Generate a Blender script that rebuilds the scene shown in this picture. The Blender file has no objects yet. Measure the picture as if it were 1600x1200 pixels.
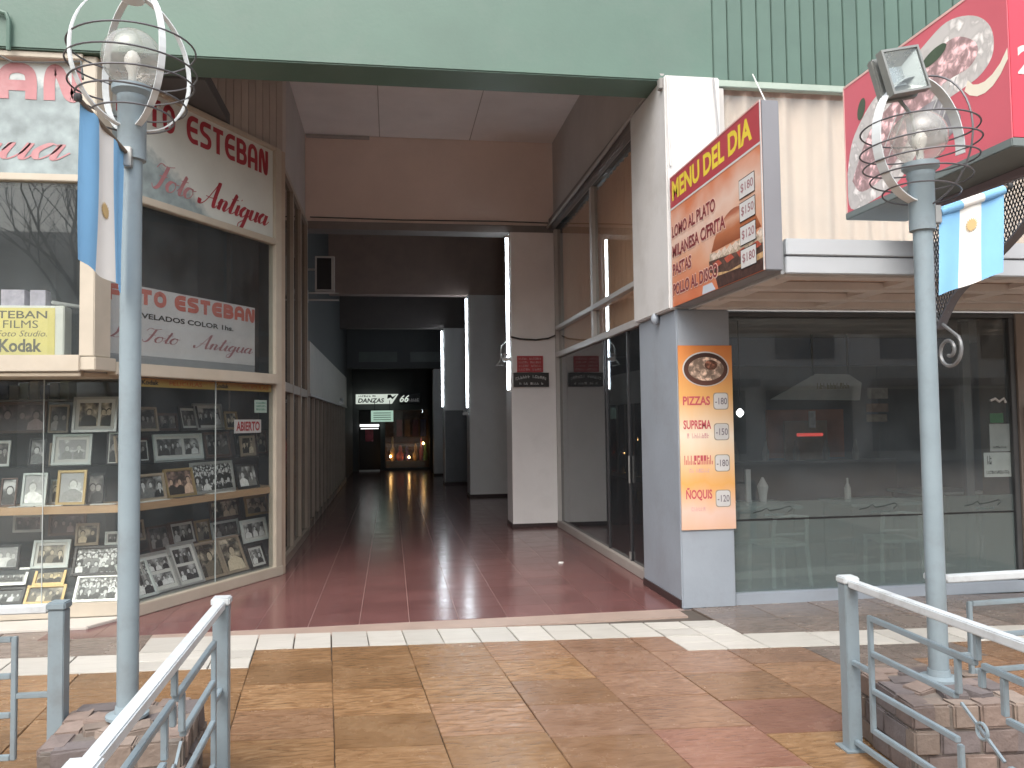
import bpy, bmesh, math, random
from mathutils import Vector, Matrix
R = math.radians
random.seed(7)
sc = bpy.context.scene
COL = sc.collection

# ------------------------------------------------------------------ camera
PIT, YAW, ROL = R(2.6), R(8.5), R(.78)
fw = Vector((math.sin(YAW)*math.cos(PIT), math.cos(YAW)*math.cos(PIT), math.sin(PIT)))
r0 = Vector((math.cos(YAW), -math.sin(YAW), 0)); u0 = r0.cross(fw)
rr = r0*math.cos(ROL) - u0*math.sin(ROL); uu = u0*math.cos(ROL) + r0*math.sin(ROL)
cd = bpy.data.cameras.new('camera'); cam = bpy.data.objects.new('camera', cd); COL.objects.link(cam)
mw = Matrix((rr, uu, -fw)).transposed().to_4x4(); mw.translation = Vector((0, 0, 1.65)); cam.matrix_world = mw
cd.sensor_width = 36; cd.lens = 36*1270/1600; cd.clip_end = 400; cd.clip_start = .05
sc.camera = cam

# ------------------------------------------------------------------ sky, sun, exposure
SUN_EL, SUN_AZ = R(52), R(200)          # azimuth clockwise from +Y: high, behind the camera, a little to the left
world = bpy.data.worlds.new('World'); sc.world = world; world.use_nodes = True
wn = world.node_tree.nodes; wl = world.node_tree.links; wn.clear()
sky = wn.new('ShaderNodeTexSky'); sky.sky_type = 'NISHITA'; sky.sun_disc = False
sky.sun_elevation = SUN_EL; sky.sun_rotation = SUN_AZ; sky.air_density = 1.6; sky.dust_density = 5; sky.ozone_density = 1
hs = wn.new('ShaderNodeHueSaturation'); hs.inputs['Saturation'].default_value = .5
bg = wn.new('ShaderNodeBackground'); bg.inputs['Strength'].default_value = .15
wo = wn.new('ShaderNodeOutputWorld')
wl.new(sky.outputs[0], hs.inputs['Color']); wl.new(hs.outputs[0], bg.inputs[0]); wl.new(bg.outputs[0], wo.inputs[0])
sd = bpy.data.lights.new('sun', 'SUN'); sd.energy = .6; sd.angle = R(60); sd.color = (1, .985, .965)
so = bpy.data.objects.new('sun', sd); COL.objects.link(so)
sdir = Vector((math.sin(SUN_AZ)*math.cos(SUN_EL), math.cos(SUN_AZ)*math.cos(SUN_EL), math.sin(SUN_EL)))
so.rotation_euler = sdir.to_track_quat('Z', 'Y').to_euler(); so.location = (0, 0, 20)
sc.view_settings.view_transform = 'Standard'; sc.view_settings.look = 'None'
sc.view_settings.exposure = 1.24; sc.view_settings.gamma = 1; sc.view_settings.use_curve_mapping = False
sc.render.engine = 'CYCLES'
sc.cycles.use_denoising = True; sc.cycles.max_bounces = 8; sc.cycles.diffuse_bounces = 5
sc.cycles.glossy_bounces = 4; sc.cycles.transparent_max_bounces = 14; sc.cycles.sample_clamp_indirect = 6
sc.cycles.caustics_reflective = False; sc.cycles.caustics_refractive = False

# ------------------------------------------------------------------ materials
def _vec(nt, scale=1.0):
    n, l = nt.nodes, nt.links
    tc = n.new('ShaderNodeTexCoord'); oi = n.new('ShaderNodeObjectInfo')
    mu = n.new('ShaderNodeMath'); mu.operation = 'MULTIPLY'; mu.inputs[1].default_value = 53.0
    ad = n.new('ShaderNodeVectorMath'); ad.operation = 'ADD'
    l.new(oi.outputs['Random'], mu.inputs[0]); l.new(tc.outputs['Object'], ad.inputs[0]); l.new(mu.outputs[0], ad.inputs[1])
    return ad.outputs[0]

MATS = {}
def M(name, col, rough=.6, var=.12, scale=3.0, bump=.0, bscale=60, metal=0.0, rvar=0, spec=.5, emit=0, ecol=None,
      dirt=0, dcol=(.2, .17, .13), dscale=1.2, stretch=None, rough_var=.08):
    if name in MATS: return MATS[name]
    m = bpy.data.materials.new(name); m.use_nodes = True; MATS[name] = m
    nt = m.node_tree; n, l = nt.nodes, nt.links; b = n['Principled BSDF']
    b.inputs['Roughness'].default_value = rough; b.inputs['Metallic'].default_value = metal
    b.inputs['Specular IOR Level'].default_value = spec
    v = _vec(nt)
    if stretch:
        mp = n.new('ShaderNodeMapping'); mp.inputs['Scale'].default_value = stretch; l.new(v, mp.inputs[0]); v = mp.outputs[0]
    nz = n.new('ShaderNodeTexNoise'); nz.inputs['Scale'].default_value = scale; nz.inputs['Detail'].default_value = 6
    nz.inputs['Roughness'].default_value = .62; l.new(v, nz.inputs['Vector'])
    cr = n.new('ShaderNodeMapRange'); cr.inputs[1].default_value = .25; cr.inputs[2].default_value = .75
    cr.inputs[3].default_value = 1-var; cr.inputs[4].default_value = 1+var; l.new(nz.outputs[0], cr.inputs[0])
    fac = cr.outputs[0]
    if rvar:
        oi = n.new('ShaderNodeObjectInfo'); rm = n.new('ShaderNodeMapRange')
        rm.inputs[3].default_value = 1-rvar; rm.inputs[4].default_value = 1+rvar; l.new(oi.outputs['Random'], rm.inputs[0])
        mm = n.new('ShaderNodeMath'); mm.operation = 'MULTIPLY'; l.new(fac, mm.inputs[0]); l.new(rm.outputs[0], mm.inputs[1]); fac = mm.outputs[0]
    sc_ = n.new('ShaderNodeVectorMath'); sc_.operation = 'SCALE'; sc_.inputs[0].default_value = col[:3]; l.new(fac, sc_.inputs['Scale'])
    out = sc_.outputs[0]
    if dirt:
        n2 = n.new('ShaderNodeTexNoise'); n2.inputs['Scale'].default_value = dscale; n2.inputs['Detail'].default_value = 8
        n2.inputs['Roughness'].default_value = .7; l.new(v, n2.inputs['Vector'])
        mr = n.new('ShaderNodeMapRange'); mr.inputs[1].default_value = .5; mr.inputs[2].default_value = .75; mr.inputs[4].default_value = dirt
        l.new(n2.outputs[0], mr.inputs[0])
        mx = n.new('ShaderNodeMix'); mx.data_type = 'RGBA'; l.new(mr.outputs[0], mx.inputs[0]); l.new(out, mx.inputs[6])
        mx.inputs[7].default_value = (*dcol, 1); out = mx.outputs[2]
    l.new(out, b.inputs['Base Color'])
    if rough_var:
        rr_ = n.new('ShaderNodeMapRange'); rr_.inputs[3].default_value = max(.02, rough-rough_var); rr_.inputs[4].default_value = min(1, rough+rough_var)
        l.new(nz.outputs[0], rr_.inputs[0]); l.new(rr_.outputs[0], b.inputs['Roughness'])
    if bump:
        nb = n.new('ShaderNodeTexNoise'); nb.inputs['Scale'].default_value = bscale; nb.inputs['Detail'].default_value = 4; l.new(v, nb.inputs['Vector'])
        bp = n.new('ShaderNodeBump'); bp.inputs['Strength'].default_value = bump; bp.inputs['Distance'].default_value = .01
        l.new(nb.outputs[0], bp.inputs['Height']); l.new(bp.outputs[0], b.inputs['Normal'])
    if emit:
        b.inputs['Emission Color'].default_value = (*(ecol or col[:3]), 1); b.inputs['Emission Strength'].default_value = emit
    return m

def schlick(nt, f0=.045, gain=1.0):
    n, l = nt.nodes, nt.links
    g = n.new('ShaderNodeNewGeometry'); d = n.new('ShaderNodeVectorMath'); d.operation = 'DOT_PRODUCT'
    l.new(g.outputs['Normal'], d.inputs[0]); l.new(g.outputs['Incoming'], d.inputs[1])
    a = n.new('ShaderNodeMath'); a.operation = 'ABSOLUTE'; l.new(d.outputs['Value'], a.inputs[0])
    s = n.new('ShaderNodeMath'); s.operation = 'SUBTRACT'; s.inputs[0].default_value = 1; l.new(a.outputs[0], s.inputs[1])
    p = n.new('ShaderNodeMath'); p.operation = 'POWER'; p.inputs[1].default_value = 5; l.new(s.outputs[0], p.inputs[0])
    m = n.new('ShaderNodeMath'); m.operation = 'MULTIPLY_ADD'; m.inputs[1].default_value = (1-f0)*gain; m.inputs[2].default_value = f0*gain; l.new(p.outputs[0], m.inputs[0])
    return m.outputs[0]

def glass(name, tint=(.93, .95, .94), film=0.0, fcol=(.5, .55, .54), f0=.045, dust_veil=.02, rough=.0):
    if name in MATS: return MATS[name]
    m = bpy.data.materials.new(name); m.use_nodes = True; MATS[name] = m
    nt = m.node_tree; n, l = nt.nodes, nt.links; n.clear()
    out = n.new('ShaderNodeOutputMaterial'); tr = n.new('ShaderNodeBsdfTransparent'); tr.inputs[0].default_value = (*tint, 1)
    gl = n.new('ShaderNodeBsdfGlossy'); gl.inputs['Roughness'].default_value = rough
    df = n.new('ShaderNodeBsdfDiffuse'); df.inputs[0].default_value = (*fcol, 1)
    tl = n.new('ShaderNodeBsdfTranslucent'); tl.inputs[0].default_value = (*fcol, 1)
    md = n.new('ShaderNodeMixShader'); md.inputs[0].default_value = .4; l.new(df.outputs[0], md.inputs[1]); l.new(tl.outputs[0], md.inputs[2])
    nz = n.new('ShaderNodeTexNoise'); nz.inputs['Scale'].default_value = 2.5; nz.inputs['Detail'].default_value = 7; l.new(_vec(nt), nz.inputs['Vector'])
    mr = n.new('ShaderNodeMapRange'); mr.inputs[1].default_value = .3; mr.inputs[2].default_value = .75
    mr.inputs[3].default_value = film; mr.inputs[4].default_value = min(1, film+dust_veil); l.new(nz.outputs[0], mr.inputs[0])
    m1 = n.new('ShaderNodeMixShader'); l.new(mr.outputs[0], m1.inputs[0]); l.new(tr.outputs[0], m1.inputs[1]); l.new(md.outputs[0], m1.inputs[2])
    m2 = n.new('ShaderNodeMixShader'); l.new(schlick(nt, f0), m2.inputs[0]); l.new(m1.outputs[0], m2.inputs[1]); l.new(gl.outputs[0], m2.inputs[2])
    l.new(m2.outputs[0], out.inputs[0])
    return m

def photo(name, tint=(1, 1, 1), scale=11, lo=.06, hi=.62, vor=9):
    """a printed photograph: blotches of light faces and dark clothes"""
    if name in MATS: return MATS[name]
    m = bpy.data.materials.new(name); m.use_nodes = True; MATS[name] = m
    nt = m.node_tree; n, l = nt.nodes, nt.links; b = n['Principled BSDF']; b.inputs['Roughness'].default_value = .32
    v = _vec(nt)
    vo = n.new('ShaderNodeTexVoronoi'); vo.inputs['Scale'].default_value = vor; vo.inputs['Randomness'].default_value = .8; l.new(v, vo.inputs['Vector'])
    nz = n.new('ShaderNodeTexNoise'); nz.inputs['Scale'].default_value = scale; nz.inputs['Detail'].default_value = 5; nz.inputs['Distortion'].default_value = .8; l.new(v, nz.inputs['Vector'])
    ad = n.new('ShaderNodeMath'); ad.operation = 'MULTIPLY_ADD'; ad.inputs[1].default_value = -.55; l.new(vo.outputs['Distance'], ad.inputs[0]); l.new(nz.outputs[0], ad.inputs[2])
    cr = n.new('ShaderNodeValToRGB'); l.new(ad.outputs[0], cr.inputs[0]); e = cr.color_ramp.elements
    e[0].position = .12; e[0].color = (lo*tint[0], lo*tint[1], lo*tint[2], 1); e[1].position = .46; e[1].color = (hi*tint[0], hi*tint[1], hi*tint[2], 1)
    k = e.new(.27); mid = (lo+hi)*.33; k.color = (mid*tint[0], mid*tint[1], mid*tint[2], 1)
    l.new(cr.outputs[0], b.inputs['Base Color'])
    return m

def laja(name, c1, c2, c3):
    """split sandstone: rippled bedding colour and relief, damp"""
    if name in MATS: return MATS[name]
    m = bpy.data.materials.new(name); m.use_nodes = True; MATS[name] = m
    nt = m.node_tree; n, l = nt.nodes, nt.links; b = n['Principled BSDF']
    v = _vec(nt)
    mp = n.new('ShaderNodeMapping'); mp.inputs['Scale'].default_value = (1.0, 3.2, 1.0); l.new(v, mp.inputs[0])
    rp = n.new('ShaderNodeTexNoise'); rp.inputs['Scale'].default_value = 6.5; rp.inputs['Detail'].default_value = 5; rp.inputs['Distortion'].default_value = 1.6; l.new(mp.outputs[0], rp.inputs['Vector'])
    nz = n.new('ShaderNodeTexNoise'); nz.inputs['Scale'].default_value = 2.4; nz.inputs['Detail'].default_value = 9; nz.inputs['Roughness'].default_value = .68; l.new(v, nz.inputs['Vector'])
    o2 = n.new('ShaderNodeObjectInfo'); am = n.new('ShaderNodeMapRange'); am.inputs[3].default_value = .3; am.inputs[4].default_value = .9; l.new(o2.outputs['Random'], am.inputs[0])
    mx = n.new('ShaderNodeMix'); mx.data_type = 'FLOAT'; l.new(am.outputs[0], mx.inputs[0]); l.new(nz.outputs[0], mx.inputs[2]); l.new(rp.outputs[0], mx.inputs[3])
    cr = n.new('ShaderNodeValToRGB'); l.new(mx.outputs[0], cr.inputs[0]); e = cr.color_ramp.elements
    e[0].position = .36; e[0].color = (*c1, 1); e[1].position = .66; e[1].color = (*c3, 1); k = e.new(.5); k.color = (*c2, 1)
    oi = n.new('ShaderNodeObjectInfo'); mr = n.new('ShaderNodeMapRange'); mr.inputs[3].default_value = .8; mr.inputs[4].default_value = 1.2; l.new(oi.outputs['Random'], mr.inputs[0])
    s = n.new('ShaderNodeVectorMath'); s.operation = 'SCALE'; l.new(cr.outputs[0], s.inputs[0]); l.new(mr.outputs[0], s.inputs['Scale'])
    l.new(s.outputs[0], b.inputs['Base Color'])
    rg = n.new('ShaderNodeMapRange'); rg.inputs[1].default_value = .35; rg.inputs[2].default_value = .7; rg.inputs[3].default_value = .10; rg.inputs[4].default_value = .36
    l.new(nz.outputs[0], rg.inputs[0]); l.new(rg.outputs[0], b.inputs['Roughness'])
    bp = n.new('ShaderNodeBump'); bp.inputs['Strength'].default_value = .4; bp.inputs['Distance'].default_value = .02
    l.new(mx.outputs[0], bp.inputs['Height']); l.new(bp.outputs[0], b.inputs['Normal'])
    return m

GREEN = M('green_paint', (.084, .150, .121), .5, .13, 1.1, .10, 30, dirt=.55, dcol=(.120, .165, .145), dscale=.9)
GREEN2 = M('green_cladding', (.075, .132, .108), .45, .12, 2, .03, 60, rvar=.06)
CREAM = M('cream_frame', (.45, .405, .335), .5, .08, 5, .05, 90, dirt=.25, dcol=(.36, .28, .18))
CREAMW = M('pale_step', (.5, .475, .435), .5, .08, 5, .05)
WHITEP = M('white_paint', (.58, .58, .58), .55, .06, 2.5, .12, 22, dirt=.45, dcol=(.36, .34, .32), dscale=1.5)
BLUEP = M('blue_grey_paint', (.285, .325, .375), .55, .08, 2, .12, 25, dirt=.5, dcol=(.215, .225, .245), dscale=1.6)
CEILP = M('ceiling_plaster', (.85, .84, .84), .8, .07, 1.2, .10, 25, dirt=.22, dcol=(.55, .52, .5), dscale=.8)
PEACH = M('peach_plaster', (.78, .655, .595), .8, .07, 1.2, .08, 25, dirt=.2, dcol=(.55, .44, .4), dscale=.8)
BROWNP = M('brown_grey_paint', (.48, .455, .44), .7, .08, 2, .05)
COLP = M('column_paint', (.84, .82, .815), .5, .05, 1.5, .04, 30, dirt=.15, dcol=(.4, .36, .34))
DARKB = M('dark_skirting', (.045, .03, .03), .4)
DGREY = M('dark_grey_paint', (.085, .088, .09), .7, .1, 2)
TEALD = M('dark_teal_wall', (.22, .28, .29), .6, .08, 2)
ALU = M('grey_aluminium', (.42, .42, .41), .38, .06, 6, metal=.6)
ALUB = M('bronze_frame', (.26, .215, .18), .45, .06, 6, metal=.3)
FRAMEW = M('pale_metal_frame', (.5, .48, .46), .45, .06, 6, metal=.2)
REDTILE = M('red_tile', (.145, .066, .063), .18, .16, 4, .03, 7, rvar=.12, dirt=.3, dcol=(.13, .075, .07), dscale=2.5, rough_var=.09)
GROUT = M('pale_grout', (.36, .28, .26), .7)
MORTAR = M('mortar', (.08, .066, .056), .85, .2, 8)
WTILE = M('white_stone_tile', (.47, .455, .42), .35, .10, 5, .08, 40, rvar=.09, dirt=.5, dcol=(.33, .30, .26), dscale=3, stretch=(1, 6, 1))
LAJA = [laja('sandstone_tan', (.165, .090, .043), (.225, .130, .066), (.285, .178, .098)),
        laja('sandstone_brown', (.16, .088, .047), (.212, .122, .070), (.262, .162, .100)),
        laja('sandstone_pink', (.172, .096, .060), (.22, .130, .084), (.266, .168, .116)),
        laja('sandstone_red', (.18, .088, .060), (.225, .115, .082), (.27, .155, .116)),
        laja('sandstone_grey', (.135, .104, .088), (.185, .147, .126), (.24, .195, .17))]
BRICKS = [M('planter_block_%d' % i, c, .85, .22, 9, .5, 45, rvar=.15) for i, c in enumerate(((.215, .165, .142), (.185, .148, .137), (.225, .18, .152), (.145, .125, .125)))]
RAILP = M('rail_paint', (.21, .265, .30), .42, .06, 8, .05, 80, dirt=.5, dcol=(.13, .12, .11), dscale=7)
RAILW = M('rail_white_top', (.52, .56, .585), .4, .06, 10, .05, 80, dirt=.6, dcol=(.26, .26, .26), dscale=9)
POLE = M('pole_paint', (.225, .285, .32), .4, .07, 5, .05, 60, dirt=.5, dcol=(.15, .155, .16), dscale=4)
WIREM = M('cage_wire', (.12, .12, .13), .5, metal=.5)
HOOPW = M('cage_band', (.62, .66, .68), .45, dirt=.3, dcol=(.35, .33, .3), dscale=6)
BLACK = M('black_paint', (.018, .018, .02), .45)
CABLE = M('cable_sheath', (.06, .06, .06), .6)
CABLEW = M('white_cable', (.6, .6, .58), .6)
PANE = glass('window_glass', f0=.035, film=.035, fcol=(.50, .56, .60), dust_veil=.06)  # pale blue-grey film stands in for haze and reflections on the glass
PANE2 = glass('dark_window_glass', tint=(.6, .63, .65), f0=.05, film=.03, fcol=(.5, .54, .58), dust_veil=.04)  # same stand-in haze film, over darker glass
FROST = glass('frosted_film', tint=(.8, .85, .84), film=.34, fcol=(.34, .41, .41), dust_veil=.08, f0=.05)
FROST2 = glass('thin_film', tint=(.85, .88, .88), film=.25, fcol=(.33, .40, .40), dust_veil=.08, f0=.05)
SHELFG = glass('glass_shelf', tint=(.82, .9, .87), f0=.06)
GLOBE = glass('globe_acrylic', tint=(.9, .9, .88), film=.16, fcol=(.75, .75, .72), dust_veil=.3, f0=.06, rough=.05)
TUBE = M('lit_tube', (.95, .97, 1), .4, 0, emit=11, ecol=(.82, .93, 1.0), rough_var=0)
WOOD = M('shelf_wood', (.50, .32, .18), .5, .15, 4, .05, stretch=(1, 1, 12))
DISPB = M('display_back', (.085, .09, .095), .8, .25, 3)

# ------------------------------------------------------------------ mesh helpers
class PL:
    """a plane's own axes: a along u, b along v, c out along n"""
    def __init__(s, o, u, v, n): s.o, s.u, s.v, s.n = Vector(o), Vector(u).normalized(), Vector(v).normalized(), Vector(n).normalized()
    def p(s, a, b, c=0): return s.o + s.u*a + s.v*b + s.n*c

OFF = {}
class MB:
    def __init__(s): s.v, s.f, s.mi = [], [], []
    def _add(s, vs, fs, mi=0):
        k = len(s.v); s.v += [tuple(q) for q in vs]; s.f += [tuple(i+k for i in f) for f in fs]; s.mi += [mi]*len(fs); return s
    def obox(s, o, a, b, c, mi=0):
        """corner o and three edge vectors"""
        o, a, b, c = Vector(o), Vector(a), Vector(b), Vector(c)
        if a.cross(b).dot(c) < 0: o = o+c; c = -c
        vs = [o, o+a, o+a+b, o+b, o+c, o+a+c, o+a+b+c, o+b+c]
        return s._add(vs, [(3, 2, 1, 0), (4, 5, 6, 7), (0, 1, 5, 4), (1, 2, 6, 5), (2, 3, 7, 6), (3, 0, 4, 7)], mi)
    def box(s, x0, x1, y0, y1, z0, z1, mi=0): return s.obox((x0, y0, z0), (x1-x0, 0, 0), (0, y1-y0, 0), (0, 0, z1-z0), mi)
    def pbox(s, pl, a0, a1, b0, b1, c0, c1, mi=0): return s.obox(pl.p(a0, b0, c0), pl.u*(a1-a0), pl.v*(b1-b0), pl.n*(c1-c0), mi)
    def bar(s, p, q, w, h=None, up=(0, 0, 1), mi=0):
        p, q = Vector(p), Vector(q); d = (q-p); h = h or w; up = Vector(up)
        sd_ = d.cross(up)
        if sd_.length < 1e-6: sd_ = d.cross(Vector((1, 0, 0)))
        sd_.normalize(); u2 = sd_.cross(d).normalized()
        return s.obox(p - sd_*w/2 - u2*h/2, sd_*w, u2*h, d, mi)
    def prism(s, pts, ext, mi=0):
        n = len(pts); e = Vector(ext); pts = [Vector(q) for q in pts]
        nn = Vector((0, 0, 0))
        for i in range(n): nn += pts[i].cross(pts[(i+1) % n])
        if nn.dot(e) < 0: pts.reverse()
        vs = pts + [q+e for q in pts]
        fs = [tuple(reversed(range(n))), tuple(range(n, 2*n))] + [(i, (i+1) % n, n+(i+1) % n, n+i) for i in range(n)]
        return s._add(vs, fs, mi)
    def tube(s, pts, r, n=8, closed=False, mi=0):
        pts = [Vector(q) for q in pts]; m = len(pts); base = len(s.v); rad = r if isinstance(r, (list, tuple)) else [r]*m
        prev = None
        for i, q in enumerate(pts):
            a = pts[(i-1) % m] if (closed or i > 0) else q; b = pts[(i+1) % m] if (closed or i < m-1) else q
            t = (b-a).normalized()
            if prev is None: x = t.cross(Vector((0, 0, 1)) if abs(t.z) < .9 else Vector((1, 0, 0))).normalized()
            else:
                x = prev - t*prev.dot(t); x.normalize()
            prev = x; y = t.cross(x)
            for k in range(n):
                a_ = 2*math.pi*k/n; s.v.append(tuple(q + (x*math.cos(a_)+y*math.sin(a_))*rad[i]))
        for i in range(m if closed else m-1):
            for k in range(n):
                a0 = base+i*n; b0 = base+((i+1) % m)*n; s.f.append((a0+k, a0+(k+1) % n, b0+(k+1) % n, b0+k)); s.mi.append(mi)
        if not closed:
            s.f.append(tuple(base+k for k in reversed(range(n)))); s.f.append(tuple(base+(m-1)*n+k for k in range(n))); s.mi += [mi, mi]
        return s
    def lathe(s, prof, c=(0, 0, 0), n=20, mi=0):
        base = len(s.v); c = Vector(c); m = len(prof)
        for r, z in prof:
            for k in range(n):
                a = 2*math.pi*k/n; s.v.append((c.x+r*math.cos(a), c.y+r*math.sin(a), c.z+z))
        for i in range(m-1):
            for k in range(n):
                s.f.append((base+i*n+k, base+i*n+(k+1) % n, base+(i+1)*n+(k+1) % n, base+(i+1)*n+k)); s.mi.append(mi)
        s.f.append(tuple(base+k for k in reversed(range(n)))); s.f.append(tuple(base+(m-1)*n+k for k in range(n))); s.mi += [mi, mi]
        return s
    def grid(s, fn, nu, nv, mi=lambda i, j: 0):
        base = len(s.v)
        for j in range(nv+1):
            for i in range(nu+1): s.v.append(tuple(fn(i/nu, j/nv)))
        for j in range(nv):
            for i in range(nu):
                a = base+j*(nu+1)+i; s.f.append((a, a+1, a+nu+2, a+nu+1)); s.mi.append(mi(i, j))
        return s
    def mesh(s, name, off=Vector((0, 0, 0)), bevel=0, smooth=False, recalc=False):
        me = bpy.data.meshes.new(name); me.from_pydata([tuple(Vector(q)-off) for q in s.v], [], s.f)
        for p, i in zip(me.polygons, s.mi): p.material_index = i
        if bevel or recalc:
            bm = bmesh.new(); bm.from_mesh(me)
            if recalc: bmesh.ops.recalc_face_normals(bm, faces=bm.faces)
            if bevel:
                ed = [e for e in bm.edges if len(e.link_faces) == 2 and e.calc_face_angle(0) > .5]
                bmesh.ops.bevel(bm, geom=ed, offset=bevel, segments=2, affect='EDGES', clamp_overlap=True)
            bm.to_mesh(me); bm.free()
        if smooth:
            for p in me.polygons: p.use_smooth = True
            try: me.set_sharp_from_angle(angle=R(40))
            except Exception: pass
        return me
    def build(s, name, mat, parent=None, bevel=0, smooth=False, recalc=False):
        off = OFF.get(parent, Vector((0, 0, 0))) if parent else Vector((0, 0, 0))
        me = s.mesh(name, off, bevel, smooth, recalc)
        for m_ in (mat if isinstance(mat, (list, tuple)) else [mat]): me.materials.append(m_)
        o = bpy.data.objects.new(name, me); COL.objects.link(o)
        if parent: o.parent = parent; OFF[o] = off
        return o

def tag(o, label, cat, group=None, kind=None):
    o['label'] = label; o['category'] = cat
    if group: o['group'] = group
    if kind: o['kind'] = kind
    return o
def thing(name, label, cat, loc=(0, 0, 0), group=None):
    o = bpy.data.objects.new(name, None); COL.objects.link(o); o.location = loc; OFF[o] = Vector(loc); o.empty_display_size = .1
    return tag(o, label, cat, group)
def copy_tree(o, parent=None):
    c = o.copy(); COL.objects.link(c); c.parent = parent
    for ch in list(o.children): copy_tree(ch, c)
    return c
def part(name, mat, parent, *boxes, bevel=0):
    m = MB()
    for b in boxes: m.box(*b)
    return m.build(name, mat, parent, bevel=bevel)
def piece(name, me, parent, loc, rot=None):
    o = bpy.data.objects.new(name, me); COL.objects.link(o); o.parent = parent
    o.location = Vector(loc) - OFF.get(parent, Vector((0, 0, 0)))
    if rot: o.rotation_euler = rot
    return o

def text(s, pl, a0, a1, b0, b1, c, mat, parent, name='lettering', shear=0, bold=0, fit=True, extr=.0008, curve=0):
    """lettering cut to fill the rectangle a0..a1, b0..b1 of a plane"""
    cu = bpy.data.curves.new('t', 'FONT'); cu.body = s; cu.size = 1; cu.shear = shear; cu.offset = bold; cu.resolution_u = 3
    ob = bpy.data.objects.new('t', cu); COL.objects.link(ob)
    me = bpy.data.meshes.new_from_object(ob.evaluated_get(bpy.context.evaluated_depsgraph_get()))
    bpy.data.objects.remove(ob); bpy.data.curves.remove(cu)
    xs = [v.co.x for v in me.vertices]; ys = [v.co.y for v in me.vertices]
    if not xs: return None
    x0, x1, y0, y1 = min(xs), max(xs), min(ys), max(ys)
    off = OFF.get(parent, Vector((0, 0, 0)))
    for v in me.vertices:
        fx = (v.co.x-x0)/(x1-x0); fy = (v.co.y-y0)/(y1-y0)
        bb = b0+(b1-b0)*fy
        if curve: bb += curve*(1-(2*fx-1)**2)
        v.co = pl.p(a0+(a1-a0)*fx, bb, c) - off
    me.materials.append(mat); me.name = name
    o = bpy.data.objects.new(name, me); COL.objects.link(o); o.parent = parent; OFF[o] = off
    return o

def squiggle(pl, a0, a1, b0, b1, c, mat, parent, n=10, gap=(), curve=0, name='lettering', seed=1):
    """a line of print too small to read: a row of little uneven marks"""
    rg = random.Random(seed); mb = MB(); w = (a1-a0)/n
    for i in range(n):
        if i in gap: continue
        f = (i+.5)/n; db = curve*(1-(2*f-1)**2); h = (b1-b0)
        x = a0+i*w; k = rg.random()
        mb.pbox(pl, x+.08*w, x+.3*w, b0+db, b1+db, c, c+.0008)
        if k > .3: mb.pbox(pl, x+.3*w, x+.85*w, b0+db+h*rg.choice((.4, .75)), b0+db+h*rg.choice((.62, 1.0)), c, c+.0008)
        if k < .75: mb.pbox(pl, x+.62*w, x+.85*w, b0+db, b0+db+h*rg.choice((.39, .5)), c, c+.0008)
        if k > .5: mb.pbox(pl, x+.3*w, x+.6*w, b0+db, b0+db+h*.22, c, c+.0008)
    return mb.build(name, mat, parent)

SCRIPT = {
 'o': (.95, [[(.55, .95), (.2, .9), (0, .45), (.25, 0), (.6, .1), (.75, .55), (.55, .95), (.75, .82), (1.0, .9)]]),
 't': (.75, [[(0, .3), (.35, 1.0), (.48, 1.9), (.35, 1.0), (.3, .2), (.5, 0), (.85, .4)], [(.1, 1.35), (.8, 1.42)]]),
 'n': (1.05, [[(0, .5), (.15, .95), (.25, .9), (.2, 0), (.3, .6), (.55, .95), (.75, .8), (.7, .2), (.85, 0), (1.1, .4)]]),
 'i': (.55, [[(0, .4), (.2, 1), (.18, .2), (.35, 0), (.6, .4)], [(.3, 1.48), (.35, 1.62)]]),
 'g': (.98, [[(.65, .85), (.35, .97), (.05, .5), (.25, .02), (.6, .4), (.72, .95), (.68, 0), (.55, -.9), (.2, -1.0), (.15, -.6), (.6, -.15), (1.0, .4)]]),
 'u': (1.05, [[(0, .5), (.15, 1), (.13, .25), (.35, 0), (.65, .4), (.75, 1), (.73, .2), (.88, 0), (1.1, .4)]]),
 'a': (1.05, [[(.65, .85), (.35, .97), (.05, .5), (.25, .02), (.6, .4), (.72, .97), (.7, .2), (.85, 0), (1.15, .45)]]),
 'F': (1.3, [[(-.1, 1.8), (.15, 2.25), (.7, 2.1), (1.4, 2.3)], [(.85, 2.15), (.75, 1.2), (.55, .2), (.2, -.05), (-.05, .3)], [(.35, 1.15), (1.1, 1.2)]]),
 'A': (1.5, [[(-.2, .45), (-.1, 0), (.35, .4), (.85, 1.7), (1.1, 2.4), (1.1, 1.2), (1.15, .2), (1.3, 0), (1.5, .3)], [(.25, .85), (.8, .8), (1.3, .98)]]),
 'L': (1.2, [[(.9, 1.9), (.7, 2.3), (.45, 1.9), (.5, .9), (.2, .1), (0, .15), (.3, .12), (.7, 0), (1.2, .25)]]),
 ' ': (.6, [])}
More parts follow.
